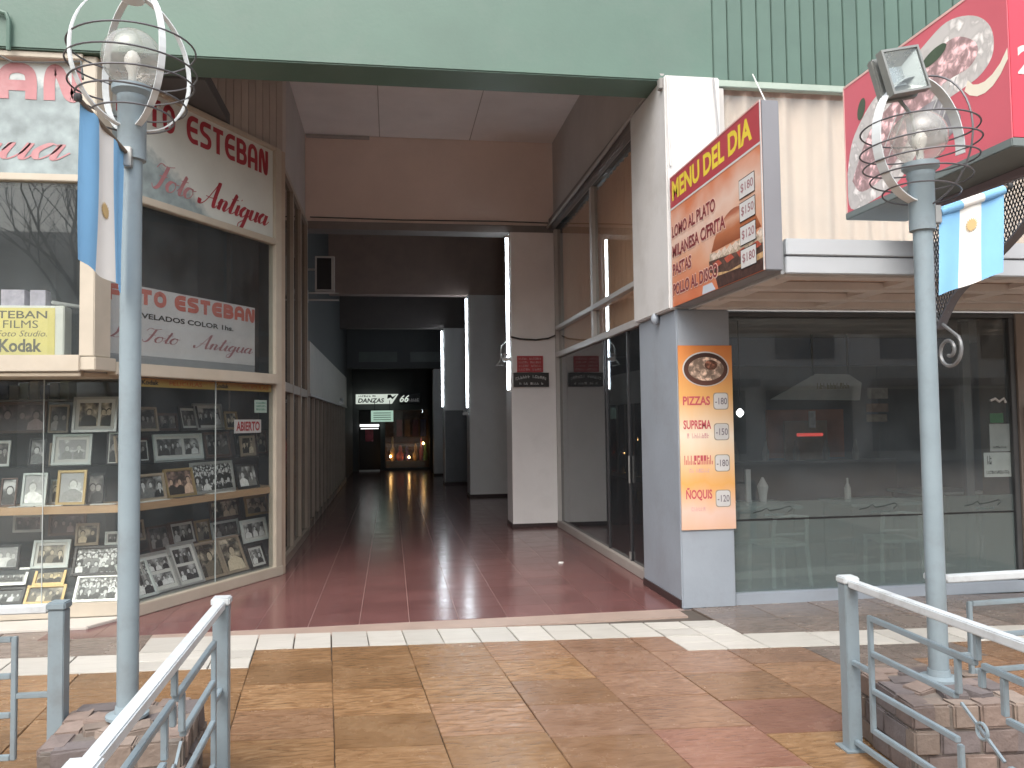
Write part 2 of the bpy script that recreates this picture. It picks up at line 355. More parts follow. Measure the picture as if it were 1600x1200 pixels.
RETRO = {
 'A': [[(0, 0), (0, .55), (.12, .88), (.5, 1), (.88, .88), (1, .55), (1, 0)], [(0, .36), (1, .36)]],
 'N': [[(0, 0), (0, .6), (.1, .95), (.3, .95), (.5, .6), (.7, .1), (.9, .02), (1, .4), (1, 1)]],
 'E': [[(1, .97), (.45, .97), (.1, .8), (0, .5), (.1, .2), (.45, .03), (1, .03)], [(.1, .5), (.95, .5)]],
 'S': [[(1, .97), (.3, .97), (.02, .85), (.02, .65), (.3, .54), (.7, .48), (.98, .36), (.98, .15), (.7, .03), (0, .03)]],
 'T': [[(0, .95), (1, .95)], [(.5, .95), (.5, 0)]],
 'B': [[(0, 0), (0, 1)], [(0, .97), (.6, .97), (.92, .85), (.85, .6), (.5, .52)], [(0, .52), (.6, .52), (1, .38), (.95, .12), (.6, .03), (0, .03)]],
 'F': [[(1, .96), (.35, .96), (.05, .85), (0, .6), (0, 0)], [(.1, .48), (.9, .48)]],
 'O': [[(.5, .98), (.12, .85), (0, .5), (.12, .15), (.5, .02), (.88, .15), (1, .5), (.88, .85), (.5, .98)]],
 ' ': []}
def retro(s, pl, a0, a1, b0, b1, c, mat, parent, w=.30, gap=.42, name='lettering'):
    """fat rounded seventies capitals, one thick stroke width"""
    n = len(s); cell = (a1-a0)/(n+(n-1)*gap*.5); sw = w*cell; ht = b1-b0; mb = MB(); lay = 0
    for i, ch in enumerate(s):
        x0 = a0+i*cell*(1+gap*.5)
        for st in RETRO[ch]:
            pts = [Vector((x0+sw*.45+q[0]*(cell-sw*.9), b0+sw*.35+q[1]*(ht-sw*.7))) for q in (catmull(st, 4) if len(st) > 2 else [Vector(p) for p in st])]
            vs = []
            for k, p_ in enumerate(pts):
                t = (pts[min(k+1, len(pts)-1)]-pts[max(k-1, 0)]).normalized(); nn = Vector((-t.y, t.x))*sw*.5
                ext = t*(sw*.35 if k == len(pts)-1 else -sw*.35 if k == 0 else 0)
                vs += [pl.p(p_.x+nn.x+ext.x, p_.y+nn.y+ext.y, c+lay*.00005), pl.p(p_.x-nn.x+ext.x, p_.y-nn.y+ext.y, c+lay*.00005)]
            lay += 1
            mb._add(vs, [(2*k, 2*k+1, 2*k+3, 2*k+2) for k in range(len(pts)-1)])
    return mb.build(name, mat, parent)
def catmull(p, k=6):
    p = [Vector((q[0], q[1])) for q in p]; out = []
    for i in range(len(p)-1):
        a = p[i-1] if i else p[i]; b, c = p[i], p[i+1]; d = p[i+2] if i+2 < len(p) else p[i+1]
        for j in range(k):
            t = j/k
            out.append(.5*((2*b)+(c-a)*t+(2*a-5*b+4*c-d)*t*t+(3*b-a-3*c+d)*t**3))
    out.append(p[-1]); return out
def script(s, pl, a0, a1, b0, xh, c, mat, parent, wmax=.24, wmin=.07, slant=.35, name='script_lettering', slope=0):
    """brush lettering as flat ribbons, thick on the down strokes"""
    x = 0; strokes = []
    for ch in s:
        adv, st = SCRIPT[ch]
        for q in st: strokes.append([(px+x+slant*py, py) for px, py in q])
        x += adv
    xs = [q[0] for st in strokes for q in st]; k = (a1-a0)/(max(xs)-min(xs)); x0 = min(xs)
    mb = MB()
    for si, st in enumerate(strokes):
        q = catmull(st); vs = []
        for i, p_ in enumerate(q):
            t = (q[min(i+1, len(q)-1)]-q[max(i-1, 0)])
            if t.length < 1e-6: t = Vector((1, 0))
            t.normalize(); w = wmin+(wmax-wmin)*max(0, -t.y*.95-t.x*.25+.05)
            nn = Vector((-t.y, t.x))*w*.5
            for sg in (1, -1):
                z = p_+nn*sg; aa = (z.x-x0)*k; vs.append(pl.p(a0+aa, b0+z.y*xh+slope*aa, c+si*.00006))
        mb._add(vs, [(2*i, 2*i+1, 2*i+3, 2*i+2) for i in range(len(q)-1)])
    return mb.build(name, mat, parent)

# ================================================================== GROUND
ground = MB().box(-60, 60, -45, 60, -.30, -.022).build('ground', M('far_paving', (.33, .27, .22), .7, .15, 1.5)); tag(ground, 'plain paved street ground beyond the flagstones', 'ground', kind='structure')
TH = R(4.5); gu = Vector((math.cos(TH), -math.sin(TH), 0)); gv = Vector((-math.sin(TH), math.cos(TH), 0))   # the paving grid is slightly skewed
GP = PL((-1.0, 6.26, 0), gu, gv, (0, 0, 1))
pav = MB().obox(GP.p(-5.2, -4.6, -.0215), gu*13, gv*5.75, (0, 0, .0015)).build('pavement', MORTAR)
tag(pav, 'brown sandstone flag pavement with white tile band before the arcade', 'pavement', kind='structure')
def slab(a0, a1, b0, b1, mat, name, top=0.0, gap=.004, tilt=.0025):
    m = MB(); j = lambda: random.uniform(-.0025, .0025); c = GP.p((a0+a1)/2, (b0+b1)/2); g = gap/2
    pts = [GP.p(a+j(), b+j())-c for a, b in ((a0+g, b0+g), (a1-g, b0+g), (a1-g, b1-g), (a0+g, b1-g))]
    m.prism([(q.x, q.y, -.019) for q in pts], (0, 0, .019))
    me = m.mesh(name, bevel=.003); me.materials.append(mat)
    o = piece(name, me, pav, c+Vector((0, 0, top+random.uniform(-.002, .001))))
    o.rotation_euler = (random.uniform(-tilt, tilt), random.uniform(-tilt, tilt), 0)
    return o
CW = .556
for ci in range(-8, 14):
    a0 = ci*CW; a1 = a0+CW
    if ci < -2: top = -.45
    elif ci < 0: top = -.45
    elif a0 < 3.0: top = 0.0
    else: top = -.40
    b = top
    first = True
    while b > -4.2:
        h = random.choice((.46, .48, .5, .52)) if not first or ci % 2 else .36
        if 0 <= ci <= 1 and -1.6 < b < -.3: h = .47
        first = False
        x = (a0+a1)/2
        if ci == 5 and -1.6 < b <= -1.2: mi = 3
        elif ci == 4 and -1.9 < b < -1.5: mi = 3
        elif ci <= 2: mi = random.choice((0, 0, 0, 0, 1))
        elif ci <= 5: mi = random.choice((1, 2, 2, 2, 0))
        else: mi = random.choice((1, 2, 4, 1))
        if ci == 5 and b == 0: h = .40
        slab(a0, 3.058 if ci == 5 and b > -.3 else a1, b-h, b, LAJA[mi], 'flagstone'); b -= h
# white tiles: raised row across the passage mouth, doubled at both ends, then the band on either side
def wt(a0, a1, b0, b1): slab(a0, a1, b0, b1, WTILE, 'white_tile', .001, .009, .0012)
a = 0.0
while a < 3.0: wt(a, a+.278, 0, .44); a += .278
AE = a
for k in range(3):
    for b0, b1 in ((.0, .44), (-.22, 0), (-.45, -.22)): wt(-.278*(k+1), -.278*k, b0, b1)
for k in range(2):
    for b0, b1 in ((.22, .44), (0, .22), (-.2, 0), (-.4, -.2)): wt(AE+.30*k, AE+.30*(k+1), b0, b1)
a = -.834
while a > -4.6: wt(a-.42, a, -.45, -.02); a -= .42
a = AE+.6
while a < 7: wt(a, a+.5, -.40, 0); a += .5
# greyish strips between the band and the buildings
a = -.834
while a > -4.6: slab(a-.6, a, -.02, .98, LAJA[4], 'flagstone'); a -= .6
a = AE+.6
while a < 7: slab(a, a+.55, 0, .47, LAJA[4], 'flagstone'); slab(a, a+.55, .47, 1.1, LAJA[4], 'flagstone'); a += .55
part('threshold_strip', M('threshold_stone', (.34, .26, .22), .4, .12, 6, .1), pav, (-2.3, 2.45, 6.60, 6.862, -.019, -.004))

# red tiled passage floor
pf = part('passage_floor', GROUT, None, (-2.9, 2.62, 6.865, 17.936, -.02, -.0035)); tag(pf, 'polished dark red tile floor running down the passage', 'floor', kind='structure')
T = .41
m = MB().box(-T/2+.0018, T/2-.0018, -T/2+.0018, T/2-.0018, -.003, 0); tme = m.mesh('tile', bevel=.0006); tme.materials.append(REDTILE)
nt_ = 0
for row in range(27):
    for c_ in range(14):
        x = 2.60-T/2-c_*T; y = 6.868+T/2+row*T
        if x < -2.9+T/2: continue
        if y > 9.3 and x < -1.5: continue
        if y <= 9.3 and (x+2.9) < (y-7.15)*.568-.2: continue
        piece('tile', tme, pf, (x, y, random.uniform(-.0004, .0002)), (random.uniform(-.0008, .0008), random.uniform(-.0008, .0008), random.choice((0, math.pi)))); nt_ += 1
part('tile_field', REDTILE, pf, (-1.6, 3.4, 17.939, 29.4, -.02, -.0005))

# ================================================================== ARCADE BUILDING
arc = thing('arcade_building', 'shopping arcade building with pale green lintel and deep dark passage', 'building', (0, 7, 0))
part('lintel', GREEN, arc, (-9, 2.965, 7.0, 7.42, 4.735, 8.2), bevel=.012)
part('upper_wall', GREEN2, arc, (2.967, 9.5, 7.06, 7.4, 4.78, 8.2))
part('cladding_trim', M('green_trim', (.33, .40, .35), .45), arc, (2.967, 9.5, 6.985, 7.058, 4.70, 4.765), bevel=.006)
cm = MB().box(-.069, .069, -.0, .05, 4.768, 8.2).mesh('cladding_panel', bevel=.006); cm.materials.append(GREEN2)
for k in range(32): piece('cladding_panel', cm, arc, (3.04+.145*k, 7.008, 0))
# first bay: plaster ceiling and drop beam
part('ceiling', CEILP, arc, (-2.9, 2.75, 7.42, 12.58, 6.08, 6.3))
part('drop_beam', PEACH, arc, (-1.6, 2.62, 12.6, 12.9, 4.74, 6.3))
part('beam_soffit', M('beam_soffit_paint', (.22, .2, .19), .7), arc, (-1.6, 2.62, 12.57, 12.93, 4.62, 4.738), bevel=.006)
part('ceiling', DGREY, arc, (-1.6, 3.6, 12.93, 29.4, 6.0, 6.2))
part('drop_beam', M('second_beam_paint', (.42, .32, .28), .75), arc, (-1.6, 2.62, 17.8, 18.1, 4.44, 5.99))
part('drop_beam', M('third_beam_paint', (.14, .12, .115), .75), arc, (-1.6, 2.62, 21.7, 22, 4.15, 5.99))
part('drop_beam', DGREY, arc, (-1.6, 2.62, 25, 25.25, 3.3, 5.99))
for k in range(2): part('ceiling_vent', M('vent_metal', (.12, .13, .13), .5), arc, (-.95+1.55*k, .2+1.55*k, 24.96, 24.998, 3.5, 3.8))
for x in (-.15, 1.25): part('ceiling_joint', M('joint_line', (.42, .4, .39), .8), arc, (x, x+.012, 7.43, 12.57, 6.074, 6.0795))
part('ceiling_joint', MATS['joint_line'], arc, (-1.25, 2.57, 10.2, 10.212, 6.074, 6.0795))
part('wall_duct', M('joint_line', (.42, .4, .39)), arc, (-1.255, -.3, 12.55, 12.598, 6.03, 6.073))
MB().tube([(-1.2, 12.59, 4.80), (.2, 12.59, 4.785), (1.7, 12.59, 4.80), (2.5, 12.59, 4.79)], .010, 5).build('beam_cable', CABLE, arc)
MB().lathe([(.09, 0), (.09, -.03), (.06, -.045)], (1.55, 9.6, 6.079)).build('ceiling_rose', COLP, arc, smooth=True)
# right side wall of the passage, above the restaurant's glass, and beyond the first column
part('side_wall', BROWNP, arc, (2.58, 2.75, 7.42, 12.57, 4.86, 6.08))
part('wall_trim', M('grey_trim', (.17, .16, .155), .5), arc, (2.50, 2.579, 7.425, 12.565, 4.66, 4.85), bevel=.01)
MB().tube([(2.47, 7.0, 4.80), (2.47, 9, 4.74), (2.47, 12.5, 4.70)], .022, 8).build('conduit', M('conduit_grey', (.35, .34, .33), .5), arc, smooth=True)
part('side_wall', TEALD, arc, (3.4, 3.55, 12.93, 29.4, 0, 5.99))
for x0, x1, y0, y1, h in ((1.86, 2.60, 12.5, 13.1, 4.615), (1.70, 2.60, 17.72, 18.4, 4.436), (1.40, 2.60, 21.55, 22.2, 4.145), (1.3, 2.6, 25.2, 25.7, 3.29)):
    p = part('column', COLP, arc, (x0, x1, y0, y1, .0, h), bevel=.012)
    part('skirting', DARKB, p, (x0-.012, x1+.012, y0-.012, y1+.012, .001, .06), bevel=.004)
part('wall_panel', TEALD, arc, (2.602, 3.398, 18.0, 18.2, 0, 5.99)); part('wall_panel', TEALD, arc, (2.602, 3.398, 12.8, 13.0, 0, 4.615))
part('recess_door', M('grey_door', (.20, .20, .21), .5), arc, (1.42, 2.4, 21.50, 21.546, .07, 1.95), bevel=.004)
part('end_wall', DGREY, arc, (-1.6, 3.6, 29.4, 29.6, 0, 6))
part('end_lintel', DGREY, arc, (-1.6, 2.62, 28.3, 28.5, 2.1, 5.99))
part('end_pier', DGREY, arc, (-1.6, -1.1, 28.3, 28.5, 0, 2.098)); part('end_pier', DGREY, arc, (-.36, -.2, 28.3, 28.5, 0, 2.098)); part('end_pier', DGREY, arc, (1.32, 2.62, 28.3, 28.5, 0, 2.098))
# left side wall of the passage: upper part over the shop corner, vertical boards
d_ = Vector((1.21, 2.13, 0)).normalized(); n_ = Vector((d_.y, -d_.x, 0))
AP = PL((-2.42, 7.15, 0), d_, (0, 0, 1), n_)          # the angled shop front: a along it, b up, c out
MB().pbox(AP, .15, 2.62, 4.72, 6.08, -.30, -.05).build('side_wall', BROWNP, arc)
bm_ = MB().box(-.056, .056, -.02, .02, 4.735, 6.079).mesh('wall_board', bevel=.004); bm_.materials.append(M('wall_board_paint', (.40, .355, .32), .6, .1, 4, rvar=.08))
for k in range(20):
    piece('wall_board', bm_, arc, AP.p(.23+.117*k, 0, -.03), (0, 0, math.atan2(d_.y, d_.x)))
part('side_wall', BROWNP, arc, (-1.6, -1.27, 9.36, 12.57, 4.72, 6.08))
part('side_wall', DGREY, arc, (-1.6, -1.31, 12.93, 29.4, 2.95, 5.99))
part('side_wall', BROWNP, arc, (-1.6, -1.27, 12.58, 12.92, 0, 4.61))

# small framed box sign and shelf bracket high on the left wall
t = thing('box_sign', 'small dark box sign in a pale frame high on the left wall', 'sign', (-1.04, 13.2, 3.76))
part('panel', BLACK, t, (-1.16, -.92, 13.2, 13.32, 3.78, 4.30))
for b in ((-1.18, -1.155, 13.17, 13.33, 3.76, 4.32), (-.925, -.88, 13.17, 13.33, 3.76, 4.32), (-1.154, -.926, 13.17, 13.33, 4.295, 4.32), (-1.154, -.926, 13.17, 13.33, 3.76, 3.785)): part('frame', FRAMEW, t, b)
part('arm', FRAMEW, t, (-1.312, -1.182, 13.24, 13.27, 4.1, 4.13))
t = thing('wall_bracket', 'thin metal bracket on the left wall under the box sign', 'bracket', (-1.28, 13.0, 3.7))
part('arm', FRAMEW, t, (-1.27, -.8, 13.0, 13.03, 3.69, 3.71)); part('arm', FRAMEW, t, (-1.27, -.8, 13.0, 13.03, 3.58, 3.6)); part('plate', FRAMEW, t, (-1.30, -1.272, 12.99, 13.04, 3.55, 3.74))

# ================================================================== LIT TUBES
def tube_light(x, y, z0, z1, label):
    t = thing('tube_light', label, 'lamp', (x, y, z0), 'vertical fluorescent tubes on the passage columns')
    MB().tube([(x, y, z0+.03), (x, y, z1-.03)], .018, 10).build('tube', TUBE, t, smooth=True)
    part('housing', M('lamp_housing', (.75, .75, .75), .4), t, (x+.026, x+.05, y-.02, y+.03, z0, z1))
    for z in (z0, z1-.04): part('end_cap', FRAMEW, t, (x-.026, x+.025, y-.027, y+.027, z-.002, z+.032))
tube_light(1.805, 12.46, 2.10, 4.55, 'longest lit fluorescent tube on the nearest column of the passage')
tube_light(1.648, 17.68, 1.92, 4.38, 'lit fluorescent tube on the second column down the passage')
tube_light(1.348, 21.5, 2.02, 4.09, 'lit fluorescent tube on the third, farthest column of the passage')
def spot(x, y, z, label, out):
    t = thing('emergency_light', label, 'lamp', (x, y, z), 'small emergency lights')
    MB().box(x-.06, x+.06, y-.05, y+.05, z-.03, z+.03).build('body', M('lamp_housing', (.75, .75, .75), .4), t, bevel=.008)
    MB().lathe([(.02, 0), (.045, .05), (.045, .06)], (x+out, y-.05, z+.03), 10).build('lamp_head', HOOPW, t, smooth=True)
spot(1.77, 12.42, 2.6, 'small white emergency light beside the longest lit tube', -.02)
spot(1.6, 17.6, 1.82, 'small white emergency light below the second lit tube', -.02)
spot(-1.18, 19.8, 2.15, 'small white emergency light under the cream shop fascia', .02)

# plaques on the near column
CP = PL((1.86, 12.487, 0), (1, 0, 0), (0, 0, 1), (0, -1, 0))
t = thing('wall_plaque', 'red notice board with white lines on the near column', 'sign', (2.15, 12.487, 2.45))
MB().pbox(CP, .09, .50, 2.405, 2.66, 0, .012).build('board', M('plaque_red', (.42, .045, .05), .45), t)
for k in range(4): squiggle(CP, .115, .475, 2.60-.056*k, 2.632-.056*k, .0135, M('plaque_letter', (.55, .3, .3), .5), t, 13-k, (5,), seed=k)
t = thing('wall_plaque', 'black notice board with arched white lettering on the near column', 'sign', (2.15, 12.487, 2.18))
MB().pbox(CP, .03, .59, 2.175, 2.395, 0, .015).build('board', M('plaque_black', (.025, .022, .022), .4), t)
squiggle(CP, .06, .56, 2.275, 2.32, .0165, WHITEP, t, 13, (6,), curve=.04, seed=11)
squiggle(CP, .12, .50, 2.21, 2.245, .0165, WHITEP, t, 11, (1, 4, 9), seed=12)
t = thing('electric_cable', 'grey cable strung across the near column above the plaques', 'cable', (1.86, 12.47, 2.95))
MB().tube([(1.84, 12.47, 2.96), (2.0, 12.47, 2.925), (2.25, 12.47, 2.91), (2.45, 12.47, 2.935), (2.56, 12.46, 2.98)], .014, 6).build('cable', CABLE, t, smooth=True)
MB().tube([(1.80, 12.47, 2.9), (1.70, 12.47, 2.82), (1.69, 12.45, 2.6), (1.62, 12.44, 2.52), (1.74, 12.44, 2.5)], .006, 5).build('loose_wire', CABLEW, t, smooth=True)

# ================================================================== SHOP FRONTS FURTHER DOWN ON THE LEFT
t = thing('passage_shopfront', 'cream fascia and close mullions of the shops deeper in the passage', 'shopfront', (-1.3, 17, 0))
part('fascia', M('fascia_cream', (.50, .47, .42), .5), t, (-1.345, -1.24, 12.94, 23.5, 2.12, 2.94), bevel=.006)
part('fascia_edge', FRAMEW, t, (-1.345, -1.225, 12.94, 23.5, 2.08, 2.117))
for k in range(13):
    y = 12.98+.82*k
    part('mullion', M('mullion_brown', (.36, .30, .25), .5), t, (-1.33, -1.25, y, y+.07, 0, 2.078))
    MB().box(-1.30, -1.294, y+.072, y+.818, .12, 2.076).build('pane', PANE2, t)
    part('sill', ALUB, t, (-1.34, -1.26, y+.072, y+.818, 0, .118))
part('back_wall', DGREY, t, (-2.4, -2.3, 12.94, 29.3, 0, 2.94))
part('roof', DGREY, t, (-2.4, -1.605, 12.94, 29.3, 2.95, 3.05)); part('solid_end', DGREY, t, (-1.6, -1.29, 23.66, 29.39, 0, 2.94))
for k in range(5): part('curtain_strip', M('brown_curtain', (.16, .09, .06), .8), t, (-1.8, -1.7, 13.4+2*k, 14.4+2*k, .05, 2.1))

# ================================================================== FAR END
EP = PL((0, 27.95, 0), (1, 0, 0), (0, 0, 1), (0, -1, 0))
t = thing('dance_sign', 'white backlit sign reading DANZAS at the dark end of the passage', 'sign', (-.45, 27.95, 2.29))
MB().prism([EP.p(-1.17, 2.29), (EP.p(.04, 2.29)), EP.p(.26, 2.62), EP.p(-1.17, 2.62)], (0, .06, 0)).build('panel', M('backlit_panel', (.7, .74, .68), .5, emit=.30, ecol=(.82, .9, .8)), t)
text('DANZAS', EP, -1.10, -.22, 2.33, 2.48, .004, BLACK, t, shear=.2, bold=.03); squiggle(EP, -1.08, -.5, 2.53, 2.58, .004, BLACK, t, 10, (7,), seed=3)
MB().prism([EP.p(-.12, 2.46, .003), EP.p(.0, 2.5, .003), EP.p(.06, 2.44, .003), EP.p(.2, 2.60, .003), EP.p(.06, 2.52, .003), EP.p(.0, 2.6, .003), EP.p(-.1, 2.6, .003)], (0, .001, 0)).build('dancer_emblem', BLACK, t)
MB().box(-1.0, -.97, 27.96, 28.29, 2.5, 2.53).build('hanger', FRAMEW, t)
t = thing('dance_sign_script', 'slanted white lettering beside the DANZAS sign', 'sign', (.6, 27.95, 2.36))
text('66', EP, .30, .62, 2.34, 2.58, .004, MATS['backlit_panel'], t, shear=.35, bold=.02); squiggle(EP, .62, .95, 2.36, 2.46, .004, M('dim_letter', (.5, .5, .5), .5, emit=.06), t, 5, seed=4)
MB().box(.28, 1.0, 27.96, 28.29, 2.30, 2.62).build('board', BLACK, t)
t = thing('exit_board', 'pale green lit board hanging under the DANZAS sign', 'sign', (-.28, 27.8, 1.68))
MB().box(-.66, .08, 27.78, 27.82, 1.68, 2.06).build('board', M('green_lit', (.5, .65, .55), .5, emit=.28, ecol=(.55, .8, .65)), t)
for k in range(4): MB().box(-.58, .0, 27.776, 27.779, 1.74+.075*k, 1.765+.075*k).build('text_line', M('dull_green', (.2, .32, .26), .5), t)
for x in (-.55, -.05): MB().box(x, x+.02, 27.8, 27.815, 2.061, 2.4).build('hanger', BLACK, t)
t = thing('strip_sign', 'narrow bright white strip sign over the far shop door', 'sign', (-.8, 28.2, 1.5))
MB().box(-1.05, -.40, 28.2, 28.28, 1.52, 1.60).build('strip', M('strip_lit', (.8, .8, .8), .5, emit=.9), t); MB().box(-1.02, -.42, 28.21, 28.28, 1.44, 1.47).build('strip', MATS['strip_lit'], t)
# warm lit shop at the very end
t = thing('end_shop', 'warm lit shop window at the far end of the passage', 'shop', (.5, 28.9, 0))
WARMW = M('warm_shop_wall', (.12, .05, .03), .8, .4, 6)
part('back_wall', WARMW, t, (-.2, 1.32, 29.3, 29.38, 0, 2.09)); part('plinth', M('end_plinth', (.2, .1, .05), .6), t, (-.18, 1.3, 28.75, 29.29, 0, .3))
MB().box(-.19, 1.31, 28.40, 28.406, .1, 2.09).build('pane', PANE, t); part('stall_riser', DGREY, t, (-.199, 1.319, 28.35, 28.42, 0, .098))
gc = ((.5, .32, .12), (.35, .05, .04), (.08, .06, .2), (.4, .25, .1), (.3, .06, .1), (.12, .25, .1))
for k, (x, h, r) in enumerate(((.05, .85, .1), (.32, .55, .14), (.55, .5, .13), (.85, .6, .1), (1.05, .8, .08), (1.2, .6, .09))):
    o = MB().lathe([(r*.5, 0), (r*.9, h*.12), (r, h*.35), (r*.35, h*.62), (r*.5, h*.75), (r*.28, h)], (x, 29.0, .3), 12).build('display_item', M('goods_%d' % k, gc[k], .6, .3, 8), t, smooth=True)
for k in range(4): part('hanging_garment', M('garment_%d' % k, ((.3, .06, .05), (.25, .12, .05), (.1, .03, .06), (.05, .06, .2))[k], .8, .3, 5), t, (.2+.28*k, .4+.28*k, 29.2, 29.26, 1.15, 1.75))
BULB = M('warm_bulb', (1, .7, .35), .5, 0, emit=14, ecol=(1, .55, .2), rough_var=0)
for x, z in ((-.02, .42), (.62, .38), (1.12, .86)): MB().lathe([(.005, 0), (.035, .03), (.035, .06), (.005, .1)], (x, 28.8, z), 8).build('warm_lamp', BULB, t, smooth=True)
t = thing('far_doorway', 'dark doorway with reddish poster left of the far warm shop', 'doorway', (-.75, 28.9, 0))
part('back', M('doorway_dark', (.02, .02, .022), .7), t, (-1.1, -.36, 29.2, 29.3, 0, 2.09)); part('poster', M('poster_maroon', (.2, .03, .05), .6, .5, 6), t, (-.9, -.62, 29.15, 29.19, 1.0, 1.5)); part('door_step', ALU, t, (-1.08, -.38, 28.2, 28.29, 0, .05))

# ================================================================== PHOTO SHOP
def ramp_mat(name, axis, stops, rough=.45, noise=0):
    """flat printed colours running across a panel"""
    if name in MATS: return MATS[name]
    m = bpy.data.materials.new(name); m.use_nodes = True; MATS[name] = m
    nt = m.node_tree; n, l = nt.nodes, nt.links; b = n['Principled BSDF']; b.inputs['Roughness'].default_value = rough
    tc = n.new('ShaderNodeTexCoord'); sp = n.new('ShaderNodeSeparateXYZ'); l.new(tc.outputs['Generated'], sp.inputs[0])
    nz = n.new('ShaderNodeTexNoise'); nz.inputs['Scale'].default_value = 3; nz.inputs['Detail'].default_value = 3; l.new(tc.outputs['Generated'], nz.inputs['Vector'])
    ma = n.new('ShaderNodeMath'); ma.operation = 'MULTIPLY_ADD'; ma.inputs[1].default_value = noise; l.new(nz.outputs[0], ma.inputs[0]); l.new(sp.outputs[axis], ma.inputs[2])
    sb = n.new('ShaderNodeMath'); sb.operation = 'SUBTRACT'; sb.inputs[1].default_value = noise*.5; l.new(ma.outputs[0], sb.inputs[0])
    cr = n.new('ShaderNodeValToRGB'); l.new(sb.outputs[0], cr.inputs[0]); e = cr.color_ramp.elements
    e[0].position, e[0].color = stops[0][0], (*stops[0][1], 1); e[1].position, e[1].color = stops[-1][0], (*stops[-1][1], 1)
    for p_, c_ in stops[1:-1]: k = e.new(p_); k.color = (*c_, 1)
    l.new(cr.outputs[0], b.inputs['Base Color']); return m

FP = PL((0, 7.1, 0), (1, 0, 0), (0, 0, 1), (0, -1, 0))
shop = thing('photo_shop', 'photo studio shop with cream framed display windows and chamfered corner', 'shop', (-3.5, 7.1, 0))
def mem(name, pl, a0, a1, b0, b1, c0, c1, mat=CREAM, bevel=.006): return MB().pbox(pl, a0, a1, b0, b1, c0, c1).build(name, mat, shop, bevel=bevel)
XL, XR = -6.9, -2.50
mem('top_rail', FP, XL, XR, 4.68, 4.733, -.05, .07)
mem('middle_rail', FP, XL, XR, 3.67, 3.73, -.05, .03)
mem('window_sill', FP, XL, XR, 2.10, 2.235, -.05, .07)
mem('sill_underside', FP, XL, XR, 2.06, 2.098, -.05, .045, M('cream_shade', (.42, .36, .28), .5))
LFP = PL((0, 7.5, 0), (1, 0, 0), (0, 0, 1), (0, -1, 0))
mem('base_board', LFP, XL, -2.26, .025, .145, -.05, .02)
MB().prism([(XL, 7.14, -.004), (-2.46, 7.14, -.004), (-2.30, 7.40, -.004), (-2.30, 7.478, -.004), (XL, 7.478, -.004)], (0, 0, .028)).build('step', CREAMW, shop, bevel=.005)
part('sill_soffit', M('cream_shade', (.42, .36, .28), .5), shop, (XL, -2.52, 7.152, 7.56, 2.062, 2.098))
for x in (-4.6, -6.9): mem('mullion', FP, x-.05, x+.05, 2.24, 4.67, -.05, .031); mem('mullion', LFP, x-.05, x+.05, .15, 2.06, -.05, .01)
MB().prism([(-2.30, 7.485, .0), (-2.255, 7.485, 0), AP.p(.425, 0, .03), AP.p(.425, 0, -.05), (-2.30, 7.54, 0)], (0, 0, 2.06)).build('lower_corner_post', CREAM, shop, bevel=.004)
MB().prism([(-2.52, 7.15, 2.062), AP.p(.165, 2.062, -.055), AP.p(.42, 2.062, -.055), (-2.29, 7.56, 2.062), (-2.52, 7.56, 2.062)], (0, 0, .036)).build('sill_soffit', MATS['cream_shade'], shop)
# corner post
MB().prism([(-2.515, 7.06, 2.225), (-2.40, 7.06, 2.225), AP.p(.13, 2.225, .03), AP.p(.13, 2.225, -.07), (-2.52, 7.2, 2.225)], (0, 0, 2.5)).build('corner_post', CREAM, shop, bevel=.006)
MB().prism([(-2.54, 7.051, 2.11), (-2.38, 7.03, 2.11), AP.p(.16, 2.11, .06), AP.p(.16, 2.11, -.03), (-2.54, 7.15, 2.11)], (0, 0, .11)).build('sill_corner', CREAM, shop, bevel=.006)
mem('end_post', AP, 2.335, 2.44, 0.0, 4.72, -.07, .03)
mem('post_return', AP, 2.442, 2.53, 0.0, 4.72, -.10, .012, M('end_post_brown', (.40, .33, .26), .5))
mem('top_rail', AP, .131, 2.334, 4.68, 4.72, -.05, .03)
mem('middle_rail', AP, .131, 2.334, 3.625, 3.695, -.05, .03)
mem('window_sill', AP, .162, 2.334, 2.085, 2.195, -.05, .06)
mem('base_board', AP, .43, 2.46, 0.0, .105, -.05, .035)
# panes: two sheets of plate glass in each lower window, joined edge to edge
def pane(pl, a0, a1, b0, b1, c=-.012, mat=PANE, par=None, name='pane'): return MB().pbox(pl, a0, a1, b0, b1, c-.006, c).build(name, mat, par or shop)
pane(LFP, -2.949, -2.301, .146, 2.061); pane(LFP, -4.549, -2.955, .146, 2.061); pane(LFP, -6.85, -4.651, .146, 2.061)
pane(FP, -4.549, -2.516, 2.236, 3.669); pane(FP, -6.85, -4.651, 2.236, 3.669)
pane(AP, .426, 1.44, .106, 2.084); pane(AP, 1.446, 2.334, .106, 2.084)
pane(AP, .131, 2.334, 2.196, 3.624)
EDGE = M('glass_edge', (.45, .5, .5), .2)
mem('glass_joint', LFP, -2.955, -2.949, .146, 2.061, -.02, -.008, EDGE, 0); mem('glass_joint', AP, 1.44, 1.446, .106, 2.084, -.02, -.008, EDGE, 0)
